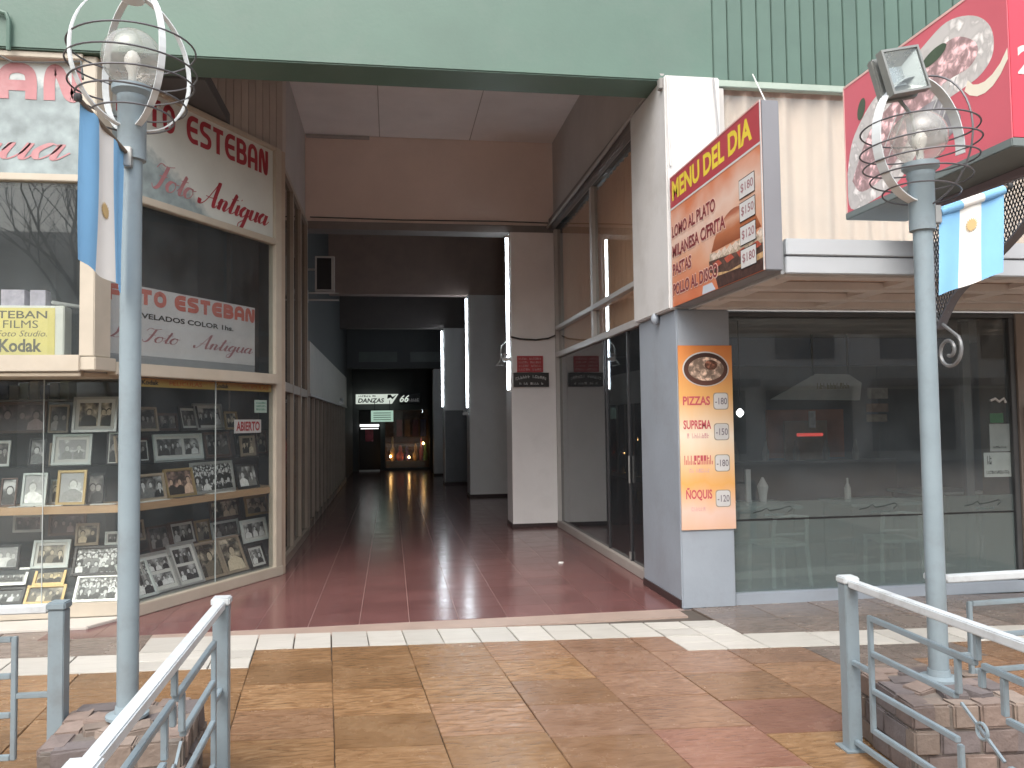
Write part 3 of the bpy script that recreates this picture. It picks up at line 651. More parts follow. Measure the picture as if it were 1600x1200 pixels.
# display interior
def ipoly(z0, z1, t0, t1, name, mat, aR=2.6, bevel=0, y0=7.5):
    """a board that follows the front window and turns along the angled one, t0..t1 behind the glass"""
    def line(t):
        k = (t*1.0)
        # corner between plane Y=7.1+t and the angled plane set back by t
        p = AP.p(0, 0, -t); s_ = (y0+t-p.y)/d_.y; q = p+d_*s_
        return [(XL, y0+t), (q.x, q.y), tuple((p+d_*aR)[:2])]
    a_, b_ = line(t0), line(t1)
    pts = [(x, y, z0) for x, y in a_] + [(x, y, z0) for x, y in reversed(b_)]
    m = MB()
    for i in range(2):
        q = [a_[i], a_[i+1], b_[i+1], b_[i]]
        m.prism([(x, y, z0) for x, y in q], (0, 0, z1-z0))
    return m.build(name, mat, shop)
ipoly(.0, .10, .055, .82, 'display_floor', M('display_floor_cloth', (.22, .22, .21), .9))
ipoly(.90, .965, .05, .42, 'wood_shelf', WOOD)
ipoly(1.302, 1.31, .14, .62, 'glass_shelf', SHELFG); ipoly(1.588, 1.596, .25, .7, 'glass_shelf', SHELFG)
ipoly(.101, .20, .20, .80, 'display_step', M('step_cloth', (.12, .13, .135), .9)); ipoly(.201, .40, .28, .80, 'display_step', MATS['step_cloth'])
ipoly(.1, 2.08, .84, .9, 'display_back', DISPB)
ipoly(2.10, 2.20, .06, .9, 'display_ceiling', M('display_ceiling', (.3, .3, .29), .8), y0=7.1)
ipoly(2.2, 4.7, 1.3, 1.36, 'upper_back', M('upper_back', (.085, .088, .094), .8, .3, 2), y0=7.1)
ipoly(3.66, 4.70, .10, .16, 'sign_backing', DGREY, y0=7.1)
part('rear_wall', DGREY, shop, (-6.95, -1.605, 12.58, 12.9, 0, 4.73)); part('side_wall', DGREY, shop, (-7.1, -6.95, 7.06, 12.9, 0, 4.73)); part('ceiling', DGREY, shop, (-6.95, -1.62, 7.45, 12.57, 4.73, 4.85))
# windows of the shop along the passage
PW = PL((-1.25, 9.42, 0), (0, 1, 0), (0, 0, 1), (1, 0, 0))
for a0, a1 in ((0.0, .07), (1.25, 1.36), (2.15, 2.26), (3.03, 3.14)): MB().pbox(PW, a0, a1, 0.1, 4.65, -.06, .02).build('mullion', M('passage_frame', (.36, .30, .24), .5), shop, bevel=.005)
for a0, a1 in ((.071, 1.249), (1.361, 2.149), (2.261, 3.029)):
    MB().pbox(PW, a0, a1, 2.04, 2.15, -.05, .015).build('transom', MATS['passage_frame'], shop)
    pane(PW, a0, a1, .1, 2.039, -.02, PANE2); pane(PW, a0, a1, 2.151, 4.65, -.02, PANE2)
MB().pbox(PW, 0, 3.15, 0, .099, -.06, .03).build('base_board', MATS['passage_frame'], shop); MB().pbox(PW, 0, 3.15, 4.651, 4.718, -.06, .02).build('top_rail', MATS['passage_frame'], shop)
part('inner_wall', M('inner_brown', (.12, .085, .07), .8, .3, 2), shop, (-2.0, -1.95, 10.4, 12.57, 0, 4.7))

# ---- shop signs
RED = M('sign_red', (.34, .035, .05), .5, .12, 5)
REDP = M('faded_red', (.42, .19, .205), .6, .12, 8, dirt=.3, dcol=(.55, .45, .45), dscale=5)
def peeled(name, p_w, p_g, axis, lo, hi, sc_=2.2):
    """white sheet weathered to bare grey along one side, with a ragged edge"""
    m = M(name, p_w, .5, .06, 3); nt = m.node_tree; n, l = nt.nodes, nt.links; b = n['Principled BSDF']
    src = b.inputs['Base Color'].links[0].from_socket
    tc = n.new('ShaderNodeTexCoord'); sp = n.new('ShaderNodeSeparateXYZ'); l.new(tc.outputs['Generated'], sp.inputs[0])
    nz = n.new('ShaderNodeTexNoise'); nz.inputs['Scale'].default_value = sc_; nz.inputs['Detail'].default_value = 9; nz.inputs['Roughness'].default_value = .7; l.new(tc.outputs['Object'], nz.inputs['Vector'])
    e = n.new('ShaderNodeMath'); e.operation = 'MULTIPLY_ADD'; e.inputs[1].default_value = .55; l.new(nz.outputs[0], e.inputs[0])
    ax = n.new('ShaderNodeMath'); ax.operation = 'MULTIPLY_ADD'; l.new(sp.outputs[axis[0]], ax.inputs[0]); ax.inputs[1].default_value = axis[2]; l.new(sp.outputs[axis[1]], ax.inputs[2])
    l.new(ax.outputs[0], e.inputs[2])
    mr = n.new('ShaderNodeMapRange'); mr.inputs[1].default_value = lo; mr.inputs[2].default_value = hi; mr.clamp = True; l.new(e.outputs[0], mr.inputs[0])
    n2 = n.new('ShaderNodeTexNoise'); n2.inputs['Scale'].default_value = 7; n2.inputs['Detail'].default_value = 8; l.new(tc.outputs['Object'], n2.inputs['Vector'])
    g = n.new('ShaderNodeMapRange'); g.inputs[1].default_value = .3; g.inputs[2].default_value = .7; g.inputs[3].default_value = .72; g.inputs[4].default_value = 1.3; l.new(n2.outputs[0], g.inputs[0])
    gs = n.new('ShaderNodeVectorMath'); gs.operation = 'SCALE'; gs.inputs[0].default_value = p_g; l.new(g.outputs[0], gs.inputs['Scale'])
    mx = n.new('ShaderNodeMix'); mx.data_type = 'RGBA'; l.new(mr.outputs[0], mx.inputs[0]); l.new(gs.outputs[0], mx.inputs[6]); l.new(src, mx.inputs[7])
    l.new(mx.outputs[2], b.inputs['Base Color']); return m
t = thing('shop_sign', 'weathered white shop sign above the street window with faded pink letters', 'sign', (-4.7, 7.1, 3.74))
MB().pbox(FP, XL+.05, -2.516, 3.732, 4.678, -.06, -.02).build('panel', peeled('front_sign_sheet', (.50, .54, .54), (.24, .29, .30), (2, 2, .0), 1.03, 1.12), t)
retro('FOTO ESTEBAN', FP, -6.9+.15, -2.53, 4.36, 4.655, -.017, REDP, t)
script('La Foto Antigua', FP, -6.1, -2.62, 3.86, .135, -.017, REDP, t)
t = thing('shop_sign', 'angled white shop sign with dark red ESTEBAN, peeling at its left', 'sign', AP.p(1.2, 3.70))
MB().pbox(AP, .135, 2.332, 3.697, 4.678, -.05, -.01).build('panel', peeled('angled_sign_sheet', (.60, .63, .60), (.27, .33, .34), (0, 2, 1.35), .98, 1.10, 3.0), t)
retro('ESTEBAN', AP, 1.03, 2.245, 4.375, 4.64, -.007, RED, t, .32, .3); retro('FOTO', AP, .2, .88, 4.375, 4.64, -.007, RED, t, .32, .3)
script('La', AP, .17, .48, 3.83, .10, -.007, REDP, t); script('Foto', AP, .60, 1.16, 3.82, .108, -.007, REDP, t, wmax=.30)
script('Antigua', AP, 1.20, 2.26, 3.815, .115, -.007, RED, t, wmax=.32)
t = thing('window_sign', 'white FOTO ESTEBAN board inside the angled upper shop window', 'sign', AP.p(1.1, 2.20))
MB().pbox(AP, .14, 2.10, 2.28, 2.90, -.08, -.065).build('panel', M('inner_sign_white', (.60, .58, .60), .5), t)
MB().pbox(AP, .14, 2.10, 2.205, 2.279, -.08, -.066).build('ledge', M('ledge_grey', (.28, .28, .3), .6), t)
ORS = M('sign_orange_red', (.55, .13, .10), .5)
retro('ESTEBAN', AP, .945, 2.09, 2.74, 2.88, -.063, ORS, t, .30, .3); retro('FOTO', AP, .18, .84, 2.74, 2.88, -.063, ORS, t, .30, .3)
text('REVELADOS COLOR 1hs.', AP, .42, 1.76, 2.615, 2.665, -.063, BLACK, t, bold=.03)
script('La', AP, .2, .46, 2.42, .05, -.063, M('script_pink', (.36, .15, .17), .5), t); script('Foto', AP, .56, 1.02, 2.41, .056, -.063, MATS['script_pink'], t); script('Antigua', AP, 1.2, 2.07, 2.40, .06, -.063, MATS['script_pink'], t)
t = thing('light_box', 'yellow film studio light box standing in the upper street window', 'sign', (-3.1, 7.36, 2.236))
part('case', M('case_white', (.72, .72, .68), .5), t, (-3.6, -2.70, 7.25, 7.42, 2.236, 2.665), bevel=.008)
YB = PL((-3.6, 7.248, 0), (1, 0, 0), (0, 0, 1), (0, -1, 0))
MB().pbox(YB, .02, .83, 2.25, 2.645, 0, .003).build('face', M('film_yellow', (.72, .62, .22), .45), t)
GB = M('grey_brown_ink', (.13, .12, .09), .6)
text('ESTEBAN', YB, .27, .77, 2.555, 2.62, .0035, GB, t, bold=.012); text('FILMS', YB, .43, .70, 2.475, 2.54, .0035, GB, t, bold=0)
text('Foto Studio.', YB, .38, .77, 2.405, 2.455, .0035, GB, t, shear=.3); text('Kodak', YB, .40, .73, 2.275, 2.385, .0035, GB, t, bold=.03)
t = thing('prop_box', 'small stack of pale print boxes on top of the yellow light box', 'box', (-3.1, 7.33, 2.667))
part('box', M('pale_lilac', (.45, .42, .5), .7, .3, 12), t, (-3.2, -3.02, 7.27, 7.39, 2.667, 2.80)); part('box', MATS['pale_lilac'], t, (-2.98, -2.86, 7.28, 7.39, 2.667, 2.80))
t = thing('paper_roll', 'white paper roll lying beside the yellow light box', 'roll', (-2.73, 7.4, 2.667)); MB().bar((-2.82, 7.3, 2.70), (-2.66, 7.5, 2.69), .03).build('roll', WHITEP, t, bevel=.008)
t = thing('film_strip_banner', 'yellow and orange film advertising strip along the top of the angled window', 'banner', AP.p(1.2, 2.0))
MB().pbox(AP, .43, 2.33, 2.0, 2.078, -.034, -.03).build('strip', ramp_mat('film_strip', 2, ((.0, (.50, .35, .09)), (.45, (.52, .34, .09)), (1, (.50, .22, .07))), noise=.2), t)
OR = M('strip_orange', (.5, .12, .03), .5)
for k, a0 in enumerate((.52, 1.45)): text('Kodak', AP, a0, a0+.2, 2.018, 2.062, -.0285, BLACK, t, bold=.03)
for a0 in (.85, 1.86): text('PELICULAS', AP, a0, a0+.42, 2.02, 2.06, -.0285, OR, t, bold=.01)
t = thing('open_sign', 'white ABIERTO card with red letters inside the angled window', 'sign', AP.p(1.94, 1.55))
MB().pbox(AP, 1.735, 2.155, 1.562, 1.702, -.032, -.026).build('card', M('card_white', (.68, .64, .64), .5), t)
text('ABIERTO', AP, 1.76, 2.13, 1.583, 1.682, -.0245, M('card_red', (.42, .03, .04), .5), t, bold=.035)
t = thing('notice_paper', 'small pale green printed notice in the top corner of the angled window', 'notice', AP.p(2.15, 1.77))
MB().pbox(AP, 2.05, 2.25, 1.775, 1.91, -.03, -.026).build('sheet', M('pale_green_sheet', (.55, .66, .60), .6), t)
for k in range(3): squiggle(AP, 2.07, 2.23, 1.80+.035*k, 1.82+.035*k, -.025, M('green_ink', (.12, .3, .22), .6), t, 9, seed=20+k)
t = thing('street_cable', 'thin dark cable sagging across the street sign to the lamp', 'cable', (-3, 6.93, 4.6))
MB().tube([(-3.6, 6.93, 4.78), (-3.09, 6.9, 4.63), (-2.85, 6.6, 4.45), (-2.4, 6, 4.2), (-1.75, 4.9, 3.75), (-1.42, 4.0, 3.28)], .006, 5).build('cable', CABLE, t, smooth=True)
t = thing('wall_conduit', 'green painted conduit bend on the lintel at the left edge', 'pipe', (-3.05, 6.97, 4.72))
MB().tube([(-3.04, 6.97, 4.70), (-3.04, 6.965, 4.95), (-3.06, 6.965, 5.0), (-3.12, 6.965, 5.02), (-3.4, 6.965, 5.02)], .018, 8).build('pipe', GREEN, t, smooth=True)

# ---- framed photographs
KIND = {'white': M('frame_white', (.62, .66, .65), .4), 'silver': M('frame_silver', (.50, .50, .49), .3, metal=.4), 'gold': M('frame_gold', (.46, .32, .14), .35, metal=.4),
        'black': M('frame_black', (.03, .028, .03), .4), 'brown': M('frame_brown', (.11, .06, .045), .45), 'tan': M('frame_tan', (.40, .32, .24), .5)}
PH = {'bw': photo('print_bw'), 'pale': photo('print_pale', lo=.4, hi=.85), 'sepia': photo('print_sepia', (1, .86, .66), lo=.05, hi=.8), 'red': photo('print_red', (1, .62, .48), lo=.05, hi=.7),
      'group': photo('print_group', scale=48, vor=40, lo=.03, hi=1.0), 'dim': photo('print_dim', (1, .9, .85), lo=.02, hi=.3), 'colour': photo('print_colour', (1, .8, .45), lo=.2, hi=.8), 'maroon': photo('print_maroon', (1, .7, .72), lo=.05, hi=.25)}
MATTE = M('mat_board', (.70, .69, .66), .7)
def inks(key):
    t_ = {'sepia': (1, .84, .62), 'red': (1, .68, .5), 'colour': (1, .78, .42), 'dim': (.5, .46, .44), 'maroon': (.45, .33, .33), 'pale': (1.1, 1.1, 1.08)}.get(key, (1, 1, 1))
    lo = .3 if key == 'pale' else .03
    return [M('ink_%s_%d' % (key, i), tuple(v*c for c in t_), .4, .25, 40) for i, v in enumerate((.62, lo, max(lo, .2), .8))]
def sitters(q, a0, a1, b0, b1, key, rg, parent):
    """the people in a print: heads and shoulders as flat shapes of ink"""
    w, h = a1-a0, b1-b0; mb = MB(); asp = w/h; lay = [0]
    rows = [(2, 5 if asp > 1.2 else 3, .10), ] if key == 'group' else [(1, 1 if asp < .95 else 2 if asp < 1.35 else 3, .15)]
    if key not in ('group',) and rg.random() < .35: rows = [(1, rows[0][1]+1, .125)]
    def shape(pts, mi):
        c = .0088+.00012*lay[0]; lay[0] += 1
        mb.prism([q.p(min(a1, max(a0, x)), min(b1, max(b0, y)), c) for x, y in pts], q.n*.00008, mi)
    for nr, nc, hr in rows:
        for r_ in range(nr):
            for k in range(nc):
                rad = h*hr*rg.uniform(.85, 1.15); cx = a0+w*(k+.5+rg.uniform(-.15, .15))/nc; cy = b0+h*((.58+.0*r_) if nr == 1 else (.72-.36*r_))+rg.uniform(-.05, .05)*h
                bot = b0 if nr == 1 else max(b0, cy-h*.42); mi = rg.choice((1, 1, 2, 3))
                sh = rad*rg.uniform(1.7, 2.2)
                shape([(cx-sh*1.15, bot), (cx+sh*1.15, bot), (cx+sh, cy-rad*1.9), (cx+rad*.5, cy-rad*1.0), (cx-rad*.5, cy-rad*1.0), (cx-sh, cy-rad*1.9)], mi)
                if mi != 3 and rg.random() < .5: shape([(cx-rad*.35, cy-rad*1.1), (cx+rad*.35, cy-rad*1.1), (cx, cy-rad*2.4)], 3)
                shape([(cx+rad*.95*math.cos(a), cy+rad*.12+rad*1.15*math.sin(a)) for a in [2*math.pi*i/10 for i in range(10)]], 1)
                shape([(cx+rad*.74*math.cos(a), cy-rad*.1+rad*.98*math.sin(a)) for a in [2*math.pi*i/10 for i in range(10)]], 0)
    return mb.build('sitters', inks(key), parent)
FRN = [0]
def frame(where, s, z, tt, w, h, fk, pk, label, lean=10, twist=0, two=None, mat=True):
    pl = AP if where == 'A' else LFP
    la = R(lean); h = h/(math.cos(la)+math.sin(la)*.17)
    up = (pl.v*math.cos(la) - pl.n*math.sin(la)).normalized()
    tw = R(twist); uu_ = pl.u*math.cos(tw)+up*math.sin(tw); vv = up*math.cos(tw)-pl.u*math.sin(tw)
    base = pl.p(s, z+abs(math.sin(tw))*w*.5, -tt)
    t = thing('framed_photograph', label, 'framed photo', base, 'framed photographs in the shop window')
    q = PL(base, uu_, vv, uu_.cross(vv)); b = min(.022, w*.09)
    MB().pbox(q, -w/2, w/2, 0, b, 0, .02).pbox(q, -w/2, w/2, h-b, h, 0, .02).pbox(q, -w/2, -w/2+b, b, h-b, 0, .02).pbox(q, w/2-b, w/2, b, h-b, 0, .02).build('frame', KIND[fk], t)
    MB().pbox(q, -w/2+b, w/2-b, b, h-b, .001, .006).build('mat', MATTE if mat else KIND[fk], t)
    e = min(w, h)*(.1 if mat else .02)
    if two == 'h': rects = [(-w/2+b+e, w*.06, b+e, h-b-e), (w*.12, w/2-b-e, b+e, h-b-e)]
    elif two == 'v': rects = [(-w/2+b+e, w/2-b-e, b+e, h/2-e*.4), (-w/2+b+e, w/2-b-e, h/2+e*.4, h-b-e)]
    else: rects = [(-w/2+b+e, w/2-b-e, b+e, h-b-e)]
    FRN[0] += 1; rg = random.Random(FRN[0]*7)
    for r_ in rects:
        po = MB().pbox(q, r_[0], r_[1], r_[2], r_[3], .0065, .0085).build('print', PH[pk], t)
        sitters(q, r_[0]+.003, r_[1]-.003, r_[2]+.003, r_[3]-.003, pk, rg, po)
    # strut behind
    MB().bar(q.p(0, h*.6, -.001), q.p(0, 0, -.001)-pl.n*min(.12, h*.4), .02, .006).build('strut', KIND['black'], t)
FR = [
 ('A', 1.35, 1.31, .38, .65, .26, 'white', 'bw', 'white double frame with two black and white photos in the angled window', 8, 0, 'h'),
 ('A', 1.63, 1.597, .5, .27, .26, 'black', 'dim', 'narrow dark frame left of the tall silver frame, top glass shelf', 14, 0),
 ('A', 1.93, 1.597, .5, .43, .29, 'silver', 'bw', 'silver portrait frame on the top glass shelf of the angled window', 14, 0),
 ('A', 1.93, 1.31, .4, .38, .27, 'brown', 'dim', 'brown frame with one face, right of the white double frame', 10, 0, None, False),
 ('A', .76, .966, .14, .34, .25, 'tan', 'bw', 'tan landscape frame beside the lamp pole on the wooden shelf', 12, 0, None, False),
 ('A', 1.13, .966, .14, .37, .28, 'gold', 'red', 'gold frame with reddish print on the wooden shelf', 14, 0, None, False),
 ('A', 1.61, .966, .17, .60, .32, 'silver', 'group', 'large silver landscape frame in the middle of the wooden shelf', 10, 0, None, False),
 ('A', 2.11, .966, .15, .33, .27, 'black', 'bw', 'black frame at the right end of the wooden shelf', 14, 0, None, False),
 ('A', 2.45, 1.31, .5, .26, .24, 'black', 'dim', 'dim dark frame behind the window below the ABIERTO card', 8, 0, None, False),
 ('A', 2.70, 1.31, .45, .2, .27, 'brown', 'sepia', 'narrow brown sepia frame at the far right of the glass shelf', 8, 0, None, False),
 ('A', .92, 1.31, .4, .13, .22, 'black', 'dim', 'thin black frame half hidden by the lamp pole, glass shelf', 8, 0),
 ('A', 1.33, 1.597, .55, .34, .18, 'brown', 'dim', 'low dark frame above the white double frame', 8, 0, None, False),
 ('A', .94, .105, .15, .40, .38, 'silver', 'bw', 'grey frame with white mat and two stacked photos, leaning left', 25, 0, 'v'),
 ('A', 1.27, .105, .14, .34, .42, 'silver', 'bw', 'upright grey frame with two stacked photos, bottom row', 24, 0, 'v'),
 ('A', 1.60, .105, .16, .34, .38, 'tan', 'sepia', 'pale sepia print next to the upright two photo frame', 24, 0, None, False),
 ('A', 1.95, .105, .16, .33, .39, 'tan', 'sepia', 'second pale sepia print in the bottom row by the black frame', 24, 0, None, False),
 ('A', 2.25, .105, .12, .27, .25, 'black', 'bw', 'small black frame at the bottom right corner of the window', 22, 0),
 ('A', 2.34, .37, .24, .42, .25, 'white', 'bw', 'white frame on the right, just above the small black corner frame', 14, 0),
 ('A', 2.46, .64, .32, .38, .22, 'gold', 'sepia', 'gold frame on the right under the wooden shelf', 10, 0, None, False),
 ('A', 2.12, .63, .47, .46, .22, 'brown', 'sepia', 'brown sepia frame left of the gold frame under the shelf', 10, 0, None, False),
 ('A', 2.10, .43, .44, .42, .19, 'white', 'dim', 'white edged frame beneath the brown sepia frame', 12, 0, None, False),
 ('A', 1.24, .425, .5, .28, .25, 'brown', 'dim', 'left of two dark brown frames at the back, lower display', 16, 0, None, False),
 ('A', 1.56, .425, .5, .35, .26, 'brown', 'bw', 'right of two dark brown frames at the back, lower display', 16, 0),
 ('A', .66, .105, .13, .34, .34, 'white', 'group', 'white edged group photo leaning right beside the lamp pole', 28, 0, None, False),
 ('F', -2.65, 1.597, 0.33, 0.38, 0.33, 'silver', 'sepia', 'large silver double frame high in the street window', 10, 0, 'h'),
 ('F', -2.82, 1.310, 0.27, 0.33, 0.28, 'white', 'pale', 'white frame with pale bleached print in the street window', 10, 0),
 ('F', -3.09, 0.966, 0.17, 0.20, 0.29, 'white', 'pale', 'small white frame with pale portrait on the street window shelf', 12, 0, None, False),
 ('F', -2.78, 0.966, 0.15, 0.24, 0.31, 'gold', 'pale', 'gold frame with a couple on the street window shelf', 12, 0, None, False),
 ('F', -2.60, 0.966, 0.21, 0.14, 0.27, 'black', 'dim', 'dark frame right of the gold couple frame', 10, 0, None, False),
 ('F', -3.30, 0.966, 0.18, 0.13, 0.25, 'brown', 'bw', 'brown frame at the left picture edge on the shelf', 12, 0, None, False),
 ('F', -3.13, 1.310, 0.33, 0.14, 0.25, 'black', 'bw', 'black frame with one pale face above the small white frame', 10, 0, None, False),
 ('F', -3.39, 1.310, 0.27, 0.12, 0.23, 'white', 'dim', 'tilted white frame cut by the left picture edge', 10, 0),
 ('F', -3.31, 1.597, 0.42, 0.44, 0.29, 'brown', 'maroon', 'wide dim maroon picture at the back of the street window', 8, 0, None, False),
 ('F', -2.46, 1.310, 0.24, 0.11, 0.30, 'black', 'dim', 'narrow dark frame behind the lamp pole by the corner post', 8, 0),
 ('F', -3.36, 0.401, 0.30, 0.21, 0.22, 'black', 'pale', 'black frame with a nearly blank print, lower street window', 14, 0, None, False),
 ('F', -3.00, 0.401, 0.29, 0.31, 0.25, 'white', 'sepia', 'white frame with brown portrait, lower street window', 20, 0),
 ('F', -3.30, 0.270, 0.23, 0.27, 0.15, 'silver', 'bw', 'silver framed landscape photo lying near the left picture edge', 34, 0),
 ('F', -2.98, 0.260, 0.22, 0.26, 0.16, 'gold', 'colour', 'gold framed yellowish colour photo, lower street window', 34, 0, None, False),
 ('F', -2.98, 0.120, 0.12, 0.32, 0.16, 'gold', 'sepia', 'gold framed group photo at the very front, below the yellowish one', 36, 0, None, False),
 ('F', -3.27, 0.130, 0.12, 0.24, 0.14, 'black', 'bw', 'black framed photo at the front left of the street window', 36, 0, None, False),
 ('F', -2.61, 0.330, 0.25, 0.39, 0.26, 'black', 'group', 'large dark framed group photo left of the lamp pole', 24, 0, None, False),
 ('F', -2.56, 0.120, 0.12, 0.37, 0.23, 'silver', 'group', 'large silver framed crowd photo at the front beside the pole', 34, 0, None, False),
 ('F', -2.50, 0.580, 0.36, 0.12, 0.12, 'white', 'dim', 'little white frame behind the large dark group photo', 10, 0),
 ('F', -2.90, 0.670, 0.42, 0.32, 0.20, 'brown', 'maroon', 'dim brown picture hanging below the street window shelf', 6, 0, None, False),
 ('F', -3.23, 0.710, 0.42, 0.25, 0.16, 'silver', 'maroon', 'dim grey picture under the shelf near the left picture edge', 6, 0, None, False)]
FR += [
 ('A', .60, 1.31, .30, .2, .26, 'tan', 'sepia', 'tan sepia frame left of the lamp pole on the angled glass shelf', 8, 0, None, False),
 ('A', 2.16, 1.597, .42, .2, .2, 'gold', 'sepia', 'small gold frame right of the silver portrait, top glass shelf', 10, 0, None, False),
 ('A', 1.02, 1.597, .45, .24, .24, 'tan', 'dim', 'dim tan frame at the left of the top glass shelf', 10, 0, None, False),
 ('A', 2.28, 1.31, .30, .24, .22, 'tan', 'sepia', 'tan frame on the glass shelf directly under the ABIERTO card', 8, 0, None, False),
 ('A', .95, .55, .55, .26, .2, 'tan', 'dim', 'small tan frame at the back of the lower display near the pole', 10, 0, None, False),
 ('A', 1.83, .42, .5, .22, .24, 'gold', 'sepia', 'small gold frame between the brown frames and the white edged one', 12, 0, None, False),
 ('F', -2.98, 1.31, .36, .12, .2, 'tan', 'sepia', 'little tan frame left of the pale bleached print', 10, 0, None, False),
 ('F', -2.94, .966, .30, .13, .22, 'silver', 'sepia', 'small silver frame half behind the gold couple frame', 10, 0, None, False),
 ('F', -2.98, 1.597, .40, .17, .26, 'tan', 'dim', 'tan frame left of the large silver double frame', 8, 0, None, False),
 ('F', -2.72, .58, .38, .2, .2, 'tan', 'sepia', 'tan sepia frame above the large dark group photo', 10, 0, None, False)]
for f_ in FR: frame(*f_)
t = thing('print_stack', 'loose flat prints lying along the front of the wooden shelf', 'prints', (-2.9, 7.6, .966))
for k in range(4): MB().obox((-3.25+.22*k, 7.56, .966+.001*k), (.2, .02*(k % 2), 0), (0, .06, 0), (0, 0, .006)).build('print', [PH['pale'], MATTE, PH['dim'], MATTE][k], t)
t = thing('print_stack', 'loose flat prints on the angled part of the wooden shelf', 'prints', AP.p(1.0, .966, -.07))
for k in range(3): MB().pbox(AP, .55+.45*k, .9+.45*k, .966, .972, -.125, -.06).build('print', [MATTE, PH['dim'], MATTE][k], t)
t = thing('book_row', 'row of dim boxes and albums on the top shelf of the street window', 'books', (-3.1, 7.75, 1.88))
part('shelf_board', DGREY, t, (-3.8, -2.85, 7.72, 8.3, 1.885, 1.898))
for k in range(9): part('album', M('album_%d' % (k % 4), ((.12, .16, .12), (.25, .24, .2), (.10, .13, .2), (.2, .21, .22))[k % 4], .7), t, (-3.65+.085*k, -3.58+.085*k, 7.9, 8.1, 1.9, 2.03+.02*(k % 3)))

# ================================================================== RESTAURANT
rest = thing('restaurant', 'corner restaurant with blue grey pillar, grey canopy and frosted window', 'restaurant', (4.2, 6.9, 0))
RP = PL((0, 6.85, 0), (1, 0, 0), (0, 0, 1), (0, -1, 0))
part('pillar', BLUEP, rest, (2.495, 2.99, 6.85, 7.93, -.01, 2.618), bevel=.012)
part('upper_pillar', WHITEP, rest, (2.445, 2.965, 6.87, 7.93, 2.62, 4.733), bevel=.012)
part('skirting', DARKB, rest, (2.482, 2.494, 6.86, 7.92, .0005, .07))
part('sill_wall', BLUEP, rest, (2.992, 5.85, 6.88, 7.04, -.01, .10), bevel=.008)
MB().pbox(RP, 2.992, 5.80, .101, 2.555, -.088, -.08).build('pane', glass('street_glass', f0=.045, film=.06, fcol=(.46, .54, .60), dust_veil=.08), rest)  # bluish film puts haze and street reflections into the pane colour
part('window_frame', M('dark_alu', (.10, .105, .11), .4, metal=.5), rest, (5.802, 5.86, 6.90, 6.98, .101, 2.56), bevel=.004)
part('inner_mullion', MATS['dark_alu'], rest, (5.42, 5.50, 7.05, 7.1, .1, 2.55))
part('window_head', MATS['dark_alu'], rest, (2.992, 5.86, 6.90, 7.045, 2.562, 2.598))
FRP = PL((0, 6.9285, 0), (1, 0, 0), (0, 0, 1), (0, -1, 0))
FILM = MB().pbox(FRP, 2.993, 5.80, .102, .725, 0, .001).build('frosted_film', FROST, rest)
MB().pbox(FRP, 2.993, 5.80, .745, .895, 0, .001).build('frosted_film', FROST2, rest)
MB().pbox(FRP, 2.993, 5.80, .728, .742, 0, .0012).build('dark_stripe', BLACK, rest)
INK = M('script_ink', (.05, .06, .06), .5)
for x in (3.33, 4.36, 5.42):
    MB().tube([(x-.13, 6.926, .80), (x-.05, 6.926, .815), (x, 6.926, .84), (x+.03, 6.926, .815), (x+.12, 6.926, .825), (x+.22, 6.926, .85), (x+.25, 6.926, .83), (x+.21, 6.926, .80)], .005, 5).build('script_mark', INK, rest)
    squiggle(FRP, x-.02, x+.18, .765, .785, .002, M('film_ink', (.16, .2, .2), .5), rest, 12, name='print_mark', seed=int(x*10))
# posters stuck inside the right end of the window
for i, (x0, x1, z0, z1, c_) in enumerate(((5.59, 5.80, 1.30, 1.56, (.42, .44, .44)), (5.52, 5.80, 1.06, 1.29, (.55, .58, .57)), (5.60, 5.74, 1.57, 1.66, (.05, .18, .07)))):
    MB().pbox(RP, x0, x1, z0, z1, -.094, -.0895).build('window_poster', M('poster_%d' % i, c_, .6, .1, 10), rest)
squiggle(RP, 5.54, 5.78, 1.09, 1.12, -.0885, INK, rest, 14, seed=3); squiggle(RP, 5.55, 5.60, 1.18, 1.26, -.0885, INK, rest, 2, seed=4); squiggle(RP, 5.62, 5.76, 1.33, 1.35, -.0885, INK, rest, 10, seed=5)
MB().tube([(5.60, 6.926, 1.78), (5.65, 6.926, 1.80), (5.69, 6.926, 1.77), (5.74, 6.926, 1.80), (5.76, 6.926, 1.76)], .012, 5).build('window_decal', M('decal_pale', (.5, .5, .5), .5), rest)
# canopy: two fascia boards, soffit with ribs
FASC = M('canopy_fascia', (.44, .475, .51), .4, .05, 3, dirt=.2, dcol=(.4, .4, .4)); SOFF = M('canopy_soffit', (.42, .31, .25), .6, .12, 3); RIBM = M('canopy_rib', (.54, .51, .49), .5)
part('canopy_top', FASC, rest, (2.64, 9, 5.12, 6.848, 2.70, 2.83))
part('fascia_board', FASC, rest, (2.63, 9, 5.08, 5.118, 2.615, 2.732), bevel=.006); part('fascia_board', FASC, rest, (2.63, 9, 5.07, 5.118, 2.738, 2.85), bevel=.006)
part('canopy_side', FASC, rest, (2.61, 2.638, 5.119, 6.848, 2.615, 2.84))
part('soffit', SOFF, rest, (2.64, 9, 5.12, 6.848, 2.66, 2.698))
for y in (5.12, 5.62, 6.12, 6.62): part('soffit_rib', RIBM, rest, (2.64, 9, y, y+.13, 2.60, 2.658), bevel=.004)
for k in range(6): part('soffit_rib', RIBM, rest, (2.64+1.05*k, 2.80+1.05*k, 5.25, 6.62, 2.618, 2.657))
